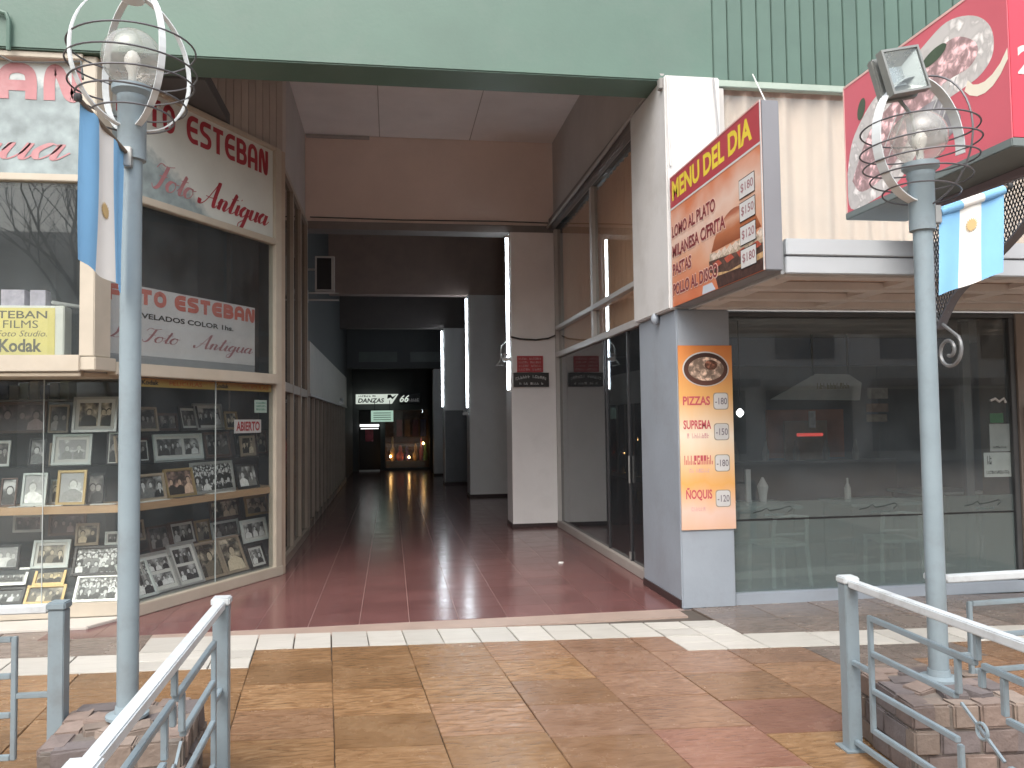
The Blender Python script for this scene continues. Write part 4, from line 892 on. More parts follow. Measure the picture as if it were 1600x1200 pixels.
for k in range(8): MB().lathe([(.05, 0), (.05, -.012), (.03, -.02)], (3.0+.45*k, 6.42 if k % 2 else 5.45, 2.659), 12).build('soffit_lamp', M('soffit_lamp_white', (.7, .66, .6), .4), rest, smooth=True)
# upper windows with peach curtains
PEACHC = M('peach_curtain', (.74, .57, .485), .85, .06, 2, stretch=(1, 1, .1)); PEACHC2 = M('orange_curtain', (.90, .53, .35), .85, .08, 2)
def curtain(fn, name, mat, nv=6, nu=260): return MB().grid(fn, nu, nv).build(name, mat, rest, smooth=True)
curtain(lambda u, v: (3.0+6*u, 7.11+.022*math.sin(u*6*2*math.pi/.19+1.2*math.sin(u*21))+.012*math.sin(u*97), 2.84+1.9*v), 'curtain', PEACHC, 4, 600)
part('window_post', FRAMEW, rest, (2.967, 3.06, 7.0, 7.08, 2.86, 4.695), bevel=.005); part('window_rail', FRAMEW, rest, (3.061, 9, 7.0, 7.07, 2.862, 2.92)); part('window_rail', FRAMEW, rest, (3.061, 9, 7.02, 7.07, 4.64, 4.699))
MB().box(3.062, 8.9, 7.03, 7.036, 2.921, 4.639).build('pane', PANE, rest); part('window_mullion', FRAMEW, rest, (6.2, 6.27, 7.0, 7.028, 2.921, 4.639))
# glazed side on the passage
SP_ = PL((2.60, 0, 0), (0, 1, 0), (0, 0, 1), (-1, 0, 0))
part('plinth', M('plinth_grey', (.34, .31, .29), .5), rest, (2.55, 2.70, 7.932, 12.49, 0, .10), bevel=.006)
part('head_rail', FRAMEW, rest, (2.56, 2.66, 7.932, 12.40, 2.63, 2.71), bevel=.005)
for i, (y0, y1) in enumerate(((7.94, 8.68), (8.72, 9.58), (9.62, 12.39))):
    MB().box(2.604, 2.612, y0, y1, .101, 2.629).build('glass_door' if i < 2 else 'pane', PANE2, rest)
for y in (8.685, 9.585): part('door_stile', M('dark_stile', (.06, .06, .065), .4, metal=.4), rest, (2.59, 2.63, y, y+.03, .101, 2.629))
part('door_handle', ALU, rest, (2.575, 2.589, 8.66, 8.675, .95, 1.25)); part('door_lock', ALU, rest, (2.575, 2.589, 8.67, 8.71, .12, .2))
MB().lathe([(.09, 0), (.09, .004)], (0, 0, 0), 24).build('sticker', M('sticker_blue', (.05, .09, .3), .5, .2, 20), rest)
_st = rest.children[-1]; _st.matrix_parent_inverse = Matrix(); _st.location = Vector((2.602, 9.07, 2.37))-OFF[rest]; _st.rotation_euler = (0, R(-90), 0)
_st.data.transform(Matrix.Translation(OFF[rest]))
part('corner_post', FRAMEW, rest, (2.56, 2.66, 12.402, 12.495, .1, 4.65), bevel=.004)
part('transom', FRAMEW, rest, (2.54, 2.62, 7.94, 12.40, 3.05, 3.11), bevel=.005)
part('window_mullion', FRAMEW, rest, (2.56, 2.64, 10.05, 10.16, 2.711, 3.049), bevel=.005); part('window_mullion', FRAMEW, rest, (2.56, 2.64, 10.05, 10.16, 3.111, 4.65), bevel=.005)
for y0, y1 in ((7.94, 10.049), (10.161, 12.40)):
    MB().box(2.604, 2.61, y0, y1, 2.712, 3.049).build('pane', PANE, rest); MB().box(2.604, 2.61, y0, y1, 3.111, 4.65).build('pane', PANE, rest)
curtain(lambda u, v: (2.70+.024*math.sin(u*4.5*2*math.pi/.17+1.1*math.sin(u*19)), 7.95+4.5*u, 2.70+1.96*v), 'curtain', PEACHC2, 4, 420)
# dining room shell
part('room_floor', M('room_floor', (.2, .18, .17), .35), rest, (2.71, 8, 7.05, 12.6, 0, .02)); part('room_ceiling', M('room_ceiling', (.42, .42, .42), .8), rest, (2.71, 8, 7.05, 12.6, 2.63, 2.69))
part('room_wall', M('room_wall', (.16, .165, .18), .8, .3, 1.2), rest, (2.71, 8, 12.3, 12.4, .02, 2.63)); part('room_wall', MATS['room_wall'], rest, (7.9, 8, 7.05, 12.3, .02, 2.63))
part('roof', DGREY, rest, (2.76, 9, 7.41, 12.6, 4.9, 5.0)); part('roof', DGREY, rest, (2.61, 9, 12.6, 13.2, 4.63, 4.8)); part('upper_room', DGREY, rest, (2.80, 9, 7.3, 7.36, 2.69, 4.75))
part('room_panel', M('panel_orange', (.42, .17, .10), .7, .3, 3), rest, (5.0, 6.1, 10.3, 10.36, 1.1, 1.75)); part('room_panel', M('panel_tan', (.36, .27, .2), .7, .3, 3), rest, (5.2, 5.8, 10.2, 10.26, .5, 1.6))
part('room_counter', M('counter_dark', (.07, .06, .06), .4), rest, (4.2, 6.6, 9.9, 10.19, .02, 1.08)); MB().prism([(4.42, 9.0, 1.86), (5.55, 9.0, 1.84), (5.58, 9.0, 2.05), (5.42, 9.0, 2.15), (5.0, 9.0, 2.16)], (0, .03, 0)).build('reflection_board', M('pale_board', (.5, .54, .56), .6, .15, 3), rest); squiggle(PL((0, 8.998, 0), (1, 0, 0), (0, 0, 1), (0, -1, 0)), 5.0, 5.42, 1.98, 2.05, 0, M('board_olive', (.2, .18, .1), .6), rest, 10, seed=31); part('board_hanger', BLACK, rest, (4.95, 4.97, 9.005, 9.02, 2.14, 2.64), (5.4, 5.42, 9.005, 9.02, 2.14, 2.64)); part('room_beam', M('blue_beam', (.15, .19, .28), .6), rest, (3.3, 7, 9.3, 9.5, 2.28, 2.62))  # pale lettered board stands in for a street reflection in the window
MB().box(5.06, 5.40, 9.6, 9.63, 1.405, 1.445).build('led_sign', M('led_red', (.3, .01, .01), .5, emit=.28, ecol=(1, .12, .10)), rest)
for k, (x0, x1, z0, z1, c_) in enumerate(((5.72, 5.98, 1.86, 1.99, (.3, .29, .27)), (5.70, 5.98, 1.70, 1.80, (.3, .2, .15)), (5.70, 5.96, 1.58, 1.67, (.3, .25, .2)), (4.95, 5.03, 1.52, 1.72, (.5, .5, .52)))): part('wall_board', M('room_board_%d' % k, c_, .6, .4, 14), rest, (x0, x1, 9.1, 9.12, z0, z1))
for k in range(5): MB().lathe([(.04, 0), (.045, .12), (.02, .2), (.018, .26)], (4.4+.42*k, 10.0, 1.081), 8).build('counter_bottle', M('counter_glass', (.25, .24, .22), .3), rest, smooth=True)
part('right_pier', M('poster_pier', (.20, .17, .15), .6), rest, (5.861, 6.6, 6.88, 7.4, -.01, 2.6))
MB().pbox(RP, 5.90, 6.4, .5, 1.72, .0, .012).build('pier_poster', ramp_mat('pier_poster', 2, ((0, (.55, .5, .42)), (.3, (.65, .5, .08)), (.6, (.5, .12, .04)), (1, (.45, .03, .04)))), rest)
MB().lathe([(.01, 0), (.035, .03), (.035, .05), (.01, .08)], (3.45, 7.7, 1.66), 10).build('lit_bulb', M('bulb_white', (1, 1, 1), .4, 0, emit=6, rough_var=0), rest, smooth=True)
MB().tube([(3.45, 7.7, 1.74), (3.45, 7.7, 2.64)], .004, 5).build('bulb_cord', BLACK, rest)
# furniture seen through the glass
def table(x, y, label):
    t = thing('cafe_table', label, 'table', (x, y, .02), 'tables behind the restaurant window')
    part('table_top', M('table_top', (.26, .32, .32), .3), t, (x-.4, x+.4, y-.32, y+.32, .76, .79), bevel=.006)
    for sx in (-.36, .33):
        for sy in (-.28, .25): part('leg', MATS['dark_alu'], t, (x+sx, x+sx+.03, y+sy, y+sy+.03, .02, .759))
table(3.55, 7.75, 'pale table nearest the blue grey pillar behind the restaurant window'); table(4.85, 7.75, 'pale table behind the restaurant window, left of the inner mullion'); table(6.2, 8.6, 'table deep at the right of the dining room')
def chair(x, y, rz, label):
    t = thing('cafe_chair', label, 'chair', (0, 0, 0), 'chairs behind the restaurant window')
    cmx = M('chair_white', (.85, .86, .85), .4)
    part('seat', cmx, t, (-.2, .2, -.2, .2, .44, .47), bevel=.006)
    for sx in (-1, 1):
        MB().tube([(sx*.19, .19, .0), (sx*.18, .18, .44)], .018, 6).build('leg', cmx, t)
        MB().tube([(sx*.2, -.23, .0), (sx*.18, -.19, .46), (sx*.17, -.22, .72)], .018, 6).build('leg', cmx, t)
    MB().tube([(-.17, -.22, .71), (0, -.235, .73), (.17, -.22, .71)], .016, 6).build('backrest', cmx, t); MB().tube([(-.175, -.20, .56), (.175, -.20, .56)], .012, 6).build('rail', cmx, t)
    t.location = (x, y, .02); t.rotation_euler = (0, 0, rz)
chair(3.58, 7.24, R(8), 'white chair at the table nearest the pillar, seen through frosted film'); chair(4.75, 7.24, R(-10), 'white chair at the second table, seen through frosted film')
t = thing('napkin_holder', 'tall white menu holder on the table nearest the pillar', 'holder', (3.48, 7.62, .79)); part('card', WHITEP, t, (3.45, 3.50, 7.6, 7.63, .79, 1.14))
t = thing('napkin_glass', 'white cone of napkins in a glass on the nearest table', 'napkins', (3.63, 7.62, .79)); MB().lathe([(.03, 0), (.04, .10), (.055, .18), (.01, .27)], (3.63, 7.62, .79), 10).build('napkins', WHITEP, t)
t = thing('sauce_bottle', 'pale sauce bottle on the second restaurant table', 'bottle', (4.55, 7.65, .79)); MB().lathe([(.03, 0), (.032, .14), (.012, .19), (.01, .24)], (4.55, 7.65, .79), 10).build('bottle', M('bottle_pale', (.5, .5, .48), .3), t, smooth=True)

# ---- food price panel on the pillar
t = thing('price_panel', 'tall orange food price panel with pizza picture on the pillar', 'sign', (2.75, 6.85, .675))
MB().pbox(RP, 2.502, 2.998, .677, 2.293, .001, .016).build('panel', ramp_mat('price_panel_print', 2, ((0, (.66, .42, .30)), (.1, (.70, .50, .42)), (.25, (.72, .38, .12)), (.5, (.78, .68, .55)), (.72, (.72, .40, .14)), (1, (.68, .24, .07))), noise=.12), t)
def ellipse(pl, a, b, ra, rb, c, th, n=32): return MB().prism([pl.p(a+ra*math.cos(2*math.pi*k/n), b+rb*math.sin(2*math.pi*k/n), c) for k in range(n)], pl.n*th)
ellipse(RP, 2.752, 2.085, .215, .155, .0165, .001).build('picture_rim', WHITEP, t)
ellipse(RP, 2.752, 2.083, .203, .145, .018, .001).build('pizza_picture', ramp_mat('pizza_dark', 2, ((0, (.12, .05, .035)), (1, (.05, .025, .02))), noise=.6), t)
ellipse(RP, 2.755, 2.085, .165, .105, .0193, .0006).build('pizza_picture', photo('pizza_print', (1, .74, .58), scale=26, vor=16, lo=.2, hi=1.0), t)
ellipse(RP, 2.80, 2.12, .06, .045, .0201, .0006, 14).build('pizza_picture', photo('pizza_topping', (1, .45, .3), scale=30, vor=25, lo=.1, hi=.5), t)
PR = M('price_red', (.50, .09, .11), .5, .1, 20); PKL = M('price_pale', (.62, .36, .34), .5); INKG = M('price_ink', (.16, .14, .17), .5)
text('PIZZAS', RP, 2.535, 2.785, 1.765, 1.845, .0165, PR, t, bold=.03)
text('SUPREMA', RP, 2.535, 2.79, 1.555, 1.635, .0165, PR, t, bold=.03); squiggle(RP, 2.565, 2.77, 1.475, 1.52, .0165, PKL, t, 9, (1,), seed=7)
squiggle(RP, 2.535, 2.80, 1.245, 1.325, .0165, PR, t, 9, seed=8); squiggle(RP, 2.58, 2.77, 1.175, 1.21, .0165, PKL, t, 9, (2,), seed=9)
text('\u00d1OQUIS', RP, 2.545, 2.785, .93, 1.045, .0165, PR, t, bold=.03); squiggle(RP, 2.59, 2.72, .84, .875, .0165, PKL, t, 6, seed=10)
for z, s_ in ((1.80, '180'), (1.53, '150'), (1.255, '180'), (.945, '120')):
    a_, b_ = 2.815, 2.955
    for g_, mm_, nm in ((0, M('tag_edge', (.3, .27, .22), .5), 'tag_edge'), (.007, WHITEP, 'price_tag')):
        x0, x1, z0, z1, r_ = a_+g_, b_-g_, z-.075+g_, z+.075-g_, .025
        pts = [RP.p(cx+r_*math.cos(R(an)), cz+r_*math.sin(R(an)), .0165+g_*.15) for cx, cz, st in ((x1-r_, z1-r_, 0), (x0+r_, z1-r_, 90), (x0+r_, z0+r_, 180), (x1-r_, z0+r_, 270)) for an in (st, st+30, st+60, st+90)]
        MB().prism(pts, RP.n*.0008).build(nm, mm_, t)
    text('-'+s_, RP, 2.832, 2.942, z-.03, z+.03, .0195, INKG, t, bold=.01)

# ---- MENU DEL DIA box sign
t = thing('menu_sign', 'projecting MENU DEL DIA box sign with red header and burger picture', 'sign', (2.53, 6.0, 2.63))
part('case', M('case_grey', (.20, .21, .235), .45, .05, 3), t, (2.472, 2.60, 5.06, 6.84, 2.63, 3.785), bevel=.006)
MP = PL((2.47, 6.93, 0), (0, -1, 0), (0, 0, 1), (-1, 0, 0))
part('rear_arm', ALU, t, (2.52, 2.55, 6.842, 6.869, 2.8, 2.83)); part('rear_arm', ALU, t, (2.52, 2.55, 6.842, 6.869, 3.6, 3.63))
MB().pbox(MP, .09, 1.87, 2.632, 3.783, 0, .004).build('face', ramp_mat('menu_face', 2, ((0, (.56, .16, .07)), (.3, (.62, .32, .20)), (.52, (.68, .50, .42)), (.74, (.58, .20, .10)), (1, (.46, .1, .06))), noise=.5), t)
MB().pbox(MP, .09, 1.87, 3.505, 3.783, .0045, .006).build('header', M('header_red', (.40, .06, .075), .45, .06), t)
MB().pbox(MP, .09, 1.87, 3.488, 3.504, .0045, .0065).build('white_line', WHITEP, t)
MB().pbox(MP, 1.862, 1.875, 2.632, 3.783, .0045, .008).build('face_edge', WHITEP, t); MB().pbox(MP, .09, 1.86, 3.772, 3.784, .0066, .009).build('face_edge', PKL, t)
text('MENU DEL DIA', MP, .14, 1.74, 3.56, 3.735, .0065, M('menu_yellow', (.72, .58, .06), .5), t, bold=.035)
MAR = M('menu_maroon', (.20, .035, .04), .5)
HALO = M('menu_halo', (.74, .52, .44), .5)
for s_, a1_, z_ in (('LOMO AL PLATO', 1.08, 3.235), ('MILANESA C/FRITA', 1.26, 3.06), ('PASTAS', .56, 2.90), ('POLLO AL DISCO', 1.10, 2.725)): text(s_, MP, .112, a1_+.008, z_-.008, z_+.112, .0064, HALO, t, bold=.07, name='letter_halo')
text('LOMO AL PLATO', MP, .12, 1.08, 3.235, 3.340, .0076, MAR, t, bold=.03); text('MILANESA C/FRITA', MP, .12, 1.26, 3.06, 3.165, .0078, MAR, t, bold=.03)
text('PASTAS', MP, .12, .56, 2.90, 3.005, .0076, MAR, t, bold=.03); text('POLLO AL DISCO', MP, .12, 1.10, 2.725, 2.830, .0078, MAR, t, bold=.03)
for z, s_ in ((3.265, '$180'), (3.10, '$150'), (2.932, '$120'), (2.767, '$180')):
    MB().pbox(MP, 1.515, 1.765, z-.07, z+.07, .0084, .0088).build('tag_edge', BLACK, t); MB().pbox(MP, 1.52, 1.76, z-.064, z+.064, .009, .0094).build('price_tag', WHITEP, t)
    text(s_, MP, 1.545, 1.745, z-.035, z+.035, .010, M('tag_maroon', (.3, .14, .16), .5), t, bold=.01)
# burger print: bun, lettuce, patties
def blob(pts, mat, name, c): MB().prism([MP.p(x, z, c) for x, z in pts], MP.n*.0002).build(name, mat, t)
blob([(.98+.86*(k/14), 2.93+.24*math.sin(math.pi*k/14)**.7) for k in range(15)], ramp_mat('bun_print', 2, ((0, (.24, .07, .03)), (.45, (.42, .15, .07)), (.7, (.58, .34, .24)), (.85, (.40, .14, .08)), (1, (.34, .12, .07))), noise=.35), 'burger_print', .0047)
blob([(.95, 2.93), (1.2, 2.89), (1.5, 2.92), (1.86, 2.88), (1.86, 2.80), (1.5, 2.83), (1.2, 2.80), (.94, 2.85)], M('lettuce_print', (.42, .34, .26), .5, .8, 30), 'burger_print', .005)
blob([(.93, 2.87), (1.86, 2.82), (1.86, 2.70), (1.4, 2.68), (.95, 2.78)], M('patty_print', (.08, .045, .035), .5, .9, 25), 'burger_print', .0053)
blob([(.98, 2.77), (1.3, 2.73), (1.86, 2.76), (1.86, 2.72), (1.3, 2.69), (1.0, 2.73)], M('cheese_print', (.5, .32, .16), .5, .5, 20), 'burger_print', .0056)
for k in range(9): blob([(.97+.1*k, 2.905-.01*(k % 2)), (1.04+.1*k, 2.925), (1.08+.1*k, 2.885), (1.02+.1*k, 2.86)], M('onion_print', (.62, .52, .44), .5, .4, 30), 'burger_print', .00515+.00001*k)
for k in range(4): blob([(1.0+.22*k, 2.84), (1.12+.22*k, 2.85), (1.18+.22*k, 2.81), (1.05+.22*k, 2.795)], M('tomato_print', (.38, .08, .05), .5, .4, 30), 'burger_print', .00545+.00001*k)
blob([(1.05, 2.73), (1.86, 2.71), (1.86, 2.635), (1.1, 2.635)], M('patty_print2', (.06, .03, .025), .5, .9, 25), 'burger_print', .0059)
blob([(.8, 2.70), (.98, 2.70), (1.05, 2.635), (.78, 2.635)], M('napkin_print', (.5, .55, .62), .5), 'burger_print', .0061)
MB().tube([(2.53, 5.1, 3.78), (3.34, 6.985, 4.83)], .006, 5).build('guy_wire', CABLEW, t)

# ---- red pizza sign in front of the canopy
t = thing('pizza_sign', 'large red box sign with pizza slice picture at top right', 'sign', (3.5, 4.6, 3.1))
X0, X1, Y0, Y1, Z0, Z1 = 3.28, 3.74, 3.82, 5.40, 3.10, 4.04
REDS = M('sign_bright_red', (.58, .055, .09), .45, .08, 1.5)
part('case', REDS, t, (X0+.006, X1, Y0+.006, Y1, Z0+.02, Z1), bevel=.008)
part('tray', M('tray_green_grey', (.16, .19, .19), .5), t, (X0-.01, X1+.01, Y0-.01, Y1+.01, Z0-.03, Z0+.019), bevel=.005)
ZP = PL((X0, Y1, 0), (0, -1, 0), (0, 0, 1), (-1, 0, 0)); WZ = Y1-Y0
MB().pbox(ZP, 0, WZ, Z0+.02, Z1, -.0055, .001).build('face', M('face_red', (.62, .13, .17), .42, .06, 1.5), t)
MB().pbox(ZP, 0, WZ, Z1-.012, Z1+.003, .0012, .004).build('face_edge', M('face_edge_pink', (.7, .45, .42), .5), t); MB().pbox(ZP, -.004, .008, Z0+.02, Z1-.013, .0012, .004).build('face_edge', MATS['face_edge_pink'], t)
def zblob(pts, mat, name, c, smooth=True):
    if smooth: pts = [tuple(q) for q in catmull(list(pts)+[pts[0]], 5)][:-1]
    MB().prism([ZP.p(x, z, c) for x, z in pts], ZP.n*.0004).build(name, mat, t)
zblob([(.02, 3.40), (.10, 3.62), (.30, 3.78), (.47, 3.84), (.70, 3.88), (.88, 3.93), (1.11, 3.98), (1.33, 3.91), (1.46, 3.78), (1.47, 3.63), (1.37, 3.55), (1.21, 3.53), (1.04, 3.50), (.85, 3.34), (.62, 3.18), (.35, 3.13), (.05, 3.14)], photo('crust_print', (1, .95, .93), scale=12, vor=10, lo=.62, hi=1.0), 'pizza_print', .0014)
zblob([(.08, 3.33), (.3, 3.6), (.6, 3.72), (.92, 3.82), (1.15, 3.86), (1.30, 3.79), (1.36, 3.70), (1.28, 3.63), (1.05, 3.62), (.8, 3.46), (.5, 3.27), (.2, 3.22)], photo('pizza_top_print', (1, .66, .68), scale=20, vor=13, lo=.35, hi=1.2), 'pizza_print', .002)
zblob([(.70, 3.55), (1.0, 3.56), (1.12, 3.5), (1.2, 3.35), (1.0, 3.28), (.75, 3.35)], photo('pan_print', (.95, .92, 1), scale=8, vor=6, lo=.25, hi=.55), 'pizza_print', .0026)
OL = M('olive_print', (.075, .105, .07), .4, .3, 12)
for x, z, rx, rz, an in ((.99, 3.83, .12, .04, .15), (.22, 3.80, .045, .075, -.4), (.40, 3.45, .05, .045, 0)):
    zblob([(x+rx*math.cos(q)*math.cos(an)-rz*math.sin(q)*math.sin(an), z+rx*math.cos(q)*math.sin(an)+rz*math.sin(q)*math.cos(an)) for q in [2*math.pi*k/9 for k in range(9)]], OL, 'olive_print', .0032)
for p, q in (((1.07, 3.63), (.92, 3.45)), ((1.12, 3.61), (.98, 3.40)), ((1.18, 3.62), (1.01, 3.36)), ((.7, 3.6), (.5, 3.35)), ((.62, 3.62), (.42, 3.38))): zblob([(p[0]-.008, p[1]), (p[0]+.008, p[1]), (q[0]+.006, q[1]), (q[0]-.006, q[1])], WHITEP, 'cheese_print', .0038, False)
zblob([(1.27, 3.56), (1.31, 3.52), (1.35, 3.505), (1.40, 3.50), (1.46, 3.515), (1.52, 3.55), (1.575, 3.61), (1.575, 3.55), (1.52, 3.49), (1.46, 3.45), (1.40, 3.435), (1.34, 3.44), (1.28, 3.47), (1.24, 3.51)], M('swoosh_cream', (.80, .74, .62), .5), 'swoosh', .002, False)
QP = PL((X0, Y0, 0), (1, 0, 0), (0, 0, 1), (0, -1, 0)); text('2', QP, .055, .17, 3.47, 3.63, -.004, WHITEP, t, bold=.03)
t.children[-1].data.transform(Matrix.Translation((0, 0, 0)))
# scroll bracket with expanded metal
t = thing('scroll_bracket', 'dark scrolled bracket with diamond mesh under the red sign', 'bracket', (3.62, 4.9, 2.0))
IRON = M('painted_iron', (.13, .135, .155), .45, metal=.3)
XB = 3.62
part('top_bar', M('bar_mauve', (.20, .165, .185), .5), t, (XB-.03, XB+.03, 3.82, 5.07, 3.02, 3.069), bevel=.004)
part('back_bar', IRON, t, (XB-.015, XB+.015, 4.98, 5.068, 2.2, 3.019))
cv = [(4.95, 2.22), (4.90, 2.22), (4.86, 2.28), (4.73, 2.42), (4.53, 2.52), (4.36, 2.60), (4.16, 2.72), (3.95, 2.90), (3.84, 3.03)]
cs = catmull(cv, 6); mb = MB()
for i in range(len(cs)-1): mb.bar((XB, cs[i].x, cs[i].y), (XB, cs[i+1].x, cs[i+1].y), .05, .012, up=(1, 0, 0.001)) if False else mb.obox(Vector((XB-.03, cs[i].x, cs[i].y)), (.06, 0, 0), (0, cs[i+1].x-cs[i].x, cs[i+1].y-cs[i].y), (0, .006, .010))
mb.build('curved_bar', IRON, t)
sp = [Vector((XB, 4.83+(.02+.105*(1-k/30))*math.cos(2.4+k*.33)*1.0, 2.07+(.02+.105*(1-k/30))*math.sin(2.4+k*.33))) for k in range(28)]
MB().tube([(XB, 4.95, 2.5), (XB, 4.955, 2.3)]+sp, .012, 6).build('scroll', M('iron_grey', (.24, .25, .26), .4, metal=.4), t, smooth=True)
mb = MB(); dw, dh = .026, .052
for i in range(-2, 50):
    for j in range(0, 42):
        y = 4.97-i*dw-(dw/2 if j % 2 else 0); z = 3.0-j*dh/2
        zl = None
        for k in range(len(cs)-1):
            if min(cs[k].x, cs[k+1].x) <= y <= max(cs[k].x, cs[k+1].x): zl = max(cs[k].y, cs[k+1].y)
        if zl is None or z-dh/2 < zl or y < 3.86: continue
        for sy in (-1, 1): mb.bar((XB, y, z+dh/2), (XB, y+sy*dw/2, z), .006, .004, up=(1, 0, 0)); mb.bar((XB, y, z-dh/2), (XB, y+sy*dw/2, z), .006, .004, up=(1, 0, 0))
o = mb.build('mesh_panel', M('backlit_mesh', (.34, .36, .39), .5, metal=.3), t); o['kind'] = 'stuff'  # mesh coloured paler than the bars, as if lit from behind

# cables and small fittings around the white pillar
t = thing('pillar_cable', 'white cables hanging down the white upper pillar', 'cable', (2.46, 6.86, 4.7))
MB().tube([(2.47, 6.855, 4.72), (2.465, 6.85, 4.3), (2.48, 6.855, 3.9)], .008, 5).build('cable', CABLEW, t); MB().tube([(2.90, 6.855, 4.72), (2.93, 6.85, 4.3), (2.925, 6.855, 3.6)], .008, 5).build('cable', M('grey_cable', (.35, .35, .36), .6), t)
part('junction_box', M('box_grey', (.25, .24, .23), .6), t, (2.41, 2.444, 6.9, 6.97, 4.62, 4.72), bevel=.006)
t = thing('wall_lamp', 'small white dome fitting on the pillar at the paint line', 'lamp', (2.48, 7.2, 2.6)); MB().lathe([(.015, -.05), (.035, -.03), (.042, .01), (.02, .05)], (2.455, 7.3, 2.585), 12).build('dome', BLUEP, t, smooth=True)

# ================================================================== LAMPS
def lamp(x, y, ztop, zc, label, rot, tilt=(0, 0), base=.36, flood=False):
    t = thing('street_lamp', label, 'street lamp', (0, 0, 0), 'caged globe lamps on poles')
    zc -= base; zt = ztop-base
    MB().tube([(0, 0, 0), (0, 0, zt-.28)], .046, 18).build('pole', POLE, t, smooth=True)
    MB().lathe([(.09, 0), (.09, .012), (.055, .02), (.05, .05)], (0, 0, 0), 18).build('base_collar', POLE, t, smooth=True)
    MB().lathe([(.046, zt-.29), (.062, zt-.285), (.062, zt-.02), (.066, zt-.015), (.066, zt+.01), (.088, zt+.03), (.088, zt+.055), (.06, zt+.06)], n=18).build('sleeve', POLE, t, smooth=True)
    g = zt+.06; rg = .135
    prof = [(.06, g)]+[(rg*math.cos(a), g+.13+rg*math.sin(a)) for a in [R(-62+k*12.6) for k in range(13)]]; prof[-1] = (.004, prof[-1][1])
    MB().lathe(prof, n=24).build('globe', GLOBE, t, smooth=True)
    MB().lathe([(.018, g), (.018, g+.06), (.035, g+.10), (.036, g+.13), (.02, g+.16), (.003, g+.17)], n=12).build('bulb', M('bulb_glass', (.8, .8, .78), .3), t, smooth=True)
    rv, rh = .33, .275
    def hoop(phi, a0, a1, w=.030):
        mb = MB(); N = 48; th = .006; pr = []
        ax = Vector((math.cos(phi), math.sin(phi), 0)); sd_ = Vector((-ax.y, ax.x, 0))
        for k in range(N+1):
            a = a0+(a1-a0)*k/N; c_ = ax*rh*math.sin(a)+Vector((0, 0, zc+rv*math.cos(a)*(1 if math.cos(a) > 0 else .92))); o_ = ax*math.sin(a)+Vector((0, 0, math.cos(a)))
            pr.append([c_-sd_*w/2, c_+sd_*w/2, c_+sd_*w/2+o_*th, c_-sd_*w/2+o_*th])
        b = len(mb.v); mb.v += [tuple(q) for r_ in pr for q in r_]
        for k in range(N):
            for j in range(4): mb.f.append((b+k*4+j, b+k*4+(j+1) % 4, b+k*4+4+(j+1) % 4, b+k*4+4+j)); mb.mi.append(0)
        return mb
    if flood:
        hoop(R(12), -R(178), R(95), .055).build('cage_band', HOOPW, t)
        MB().tube([Vector((rh*math.sin(a)*.35, -rh*math.sin(a)*.94, zc+rv*math.cos(a))) for a in [R(8+k*8) for k in range(21)]], .005, 5).build('cage_wire', WIREM, t, smooth=True)
    else:
        hoop(rot, 0, 2*math.pi).build('cage_band', HOOPW, t); hoop(rot+R(90), .03, 2*math.pi-.03).build('cage_band', HOOPW, t)
        MB().lathe([(.05, zc+rv-.03), (.05, zc+rv-.008), (.02, zc+rv-.002)], n=12).build('cage_cap', HOOPW, t, smooth=True)
    for k, dz in enumerate((.07, -.02, -.10, -.18, -.255)):
        r_ = rh*math.sqrt(max(.05, 1-(dz/rv)**2))*1.0+.004; wob = random.uniform(.006, .018); ph = random.uniform(0, 6)
        MB().tube([(r_*math.cos(a), r_*math.sin(a), zc+dz+wob*math.sin(a+ph)) for a in [2*math.pi*q/40 for q in range(40)]], .0045, 5, closed=True).build('cage_wire', WIREM, t, smooth=True)
    t.location = (x, y, base); t.rotation_euler = (R(tilt[0]), R(tilt[1]), 0)
    return t
lamp(-1.17, 3.9, 3.155, 3.32, 'globe lamp in a full wire cage on the left blue grey pole', R(42), (0, 0), .36)
lamp(2.645, 3.69, 2.86, 3.02, 'globe lamp in a broken wire cage on the right pole, under the floodlight', R(150), (0, 0), .36, True)
t = thing('floodlight', 'square aluminium floodlight mounted above the right caged lamp', 'floodlight', (2.53, 3.66, 3.28))
FLP = PL((2.53, 3.62, 3.36), Vector((.86, .12, .22)).normalized(), Vector((-.18, .1, .9)), Vector((.86, .12, .22)).cross(Vector((-.18, .1, .9))))
_m = MB(); S1, S2 = .105, .05
_m._add([FLP.p(-S1, -S1, 0), FLP.p(S1, -S1, 0), FLP.p(S1, S1, 0), FLP.p(-S1, S1, 0), FLP.p(-S2, -S2, -.06), FLP.p(S2, -S2, -.06), FLP.p(S2, S2, -.06), FLP.p(-S2, S2, -.06)], [(0, 1, 5, 4), (1, 2, 6, 5), (2, 3, 7, 6), (3, 0, 4, 7), (4, 5, 6, 7)])
_m.build('reflector', M('reflector_alu', (.62, .63, .62), .28, .06, 8, metal=.85), t)
MB().pbox(FLP, -S1-.012, S1+.012, -S1-.012, -S1, -.03, .012).pbox(FLP, -S1-.012, S1+.012, S1, S1+.012, -.03, .012).pbox(FLP, -S1-.012, -S1, -S1, S1, -.03, .012).pbox(FLP, S1, S1+.012, -S1, S1, -.03, .012).build('rim', M('flood_grey', (.25, .26, .25), .45, metal=.4), t)
MB().pbox(FLP, -S1-.01, S1+.01, -S1-.01, S1+.01, -.11, -.062).build('housing', MATS['flood_grey'], t, bevel=.01); MB().pbox(FLP, -S1, S1, -S1, S1, .004, .008).build('front_glass', PANE, t)
MB().tube([FLP.p(0, -.1, -.09), (2.60, 3.68, 3.16), (2.645, 3.69, 2.9)], .009, 6).build('stem', M('flood_grey', (.25, .26, .25)), t)

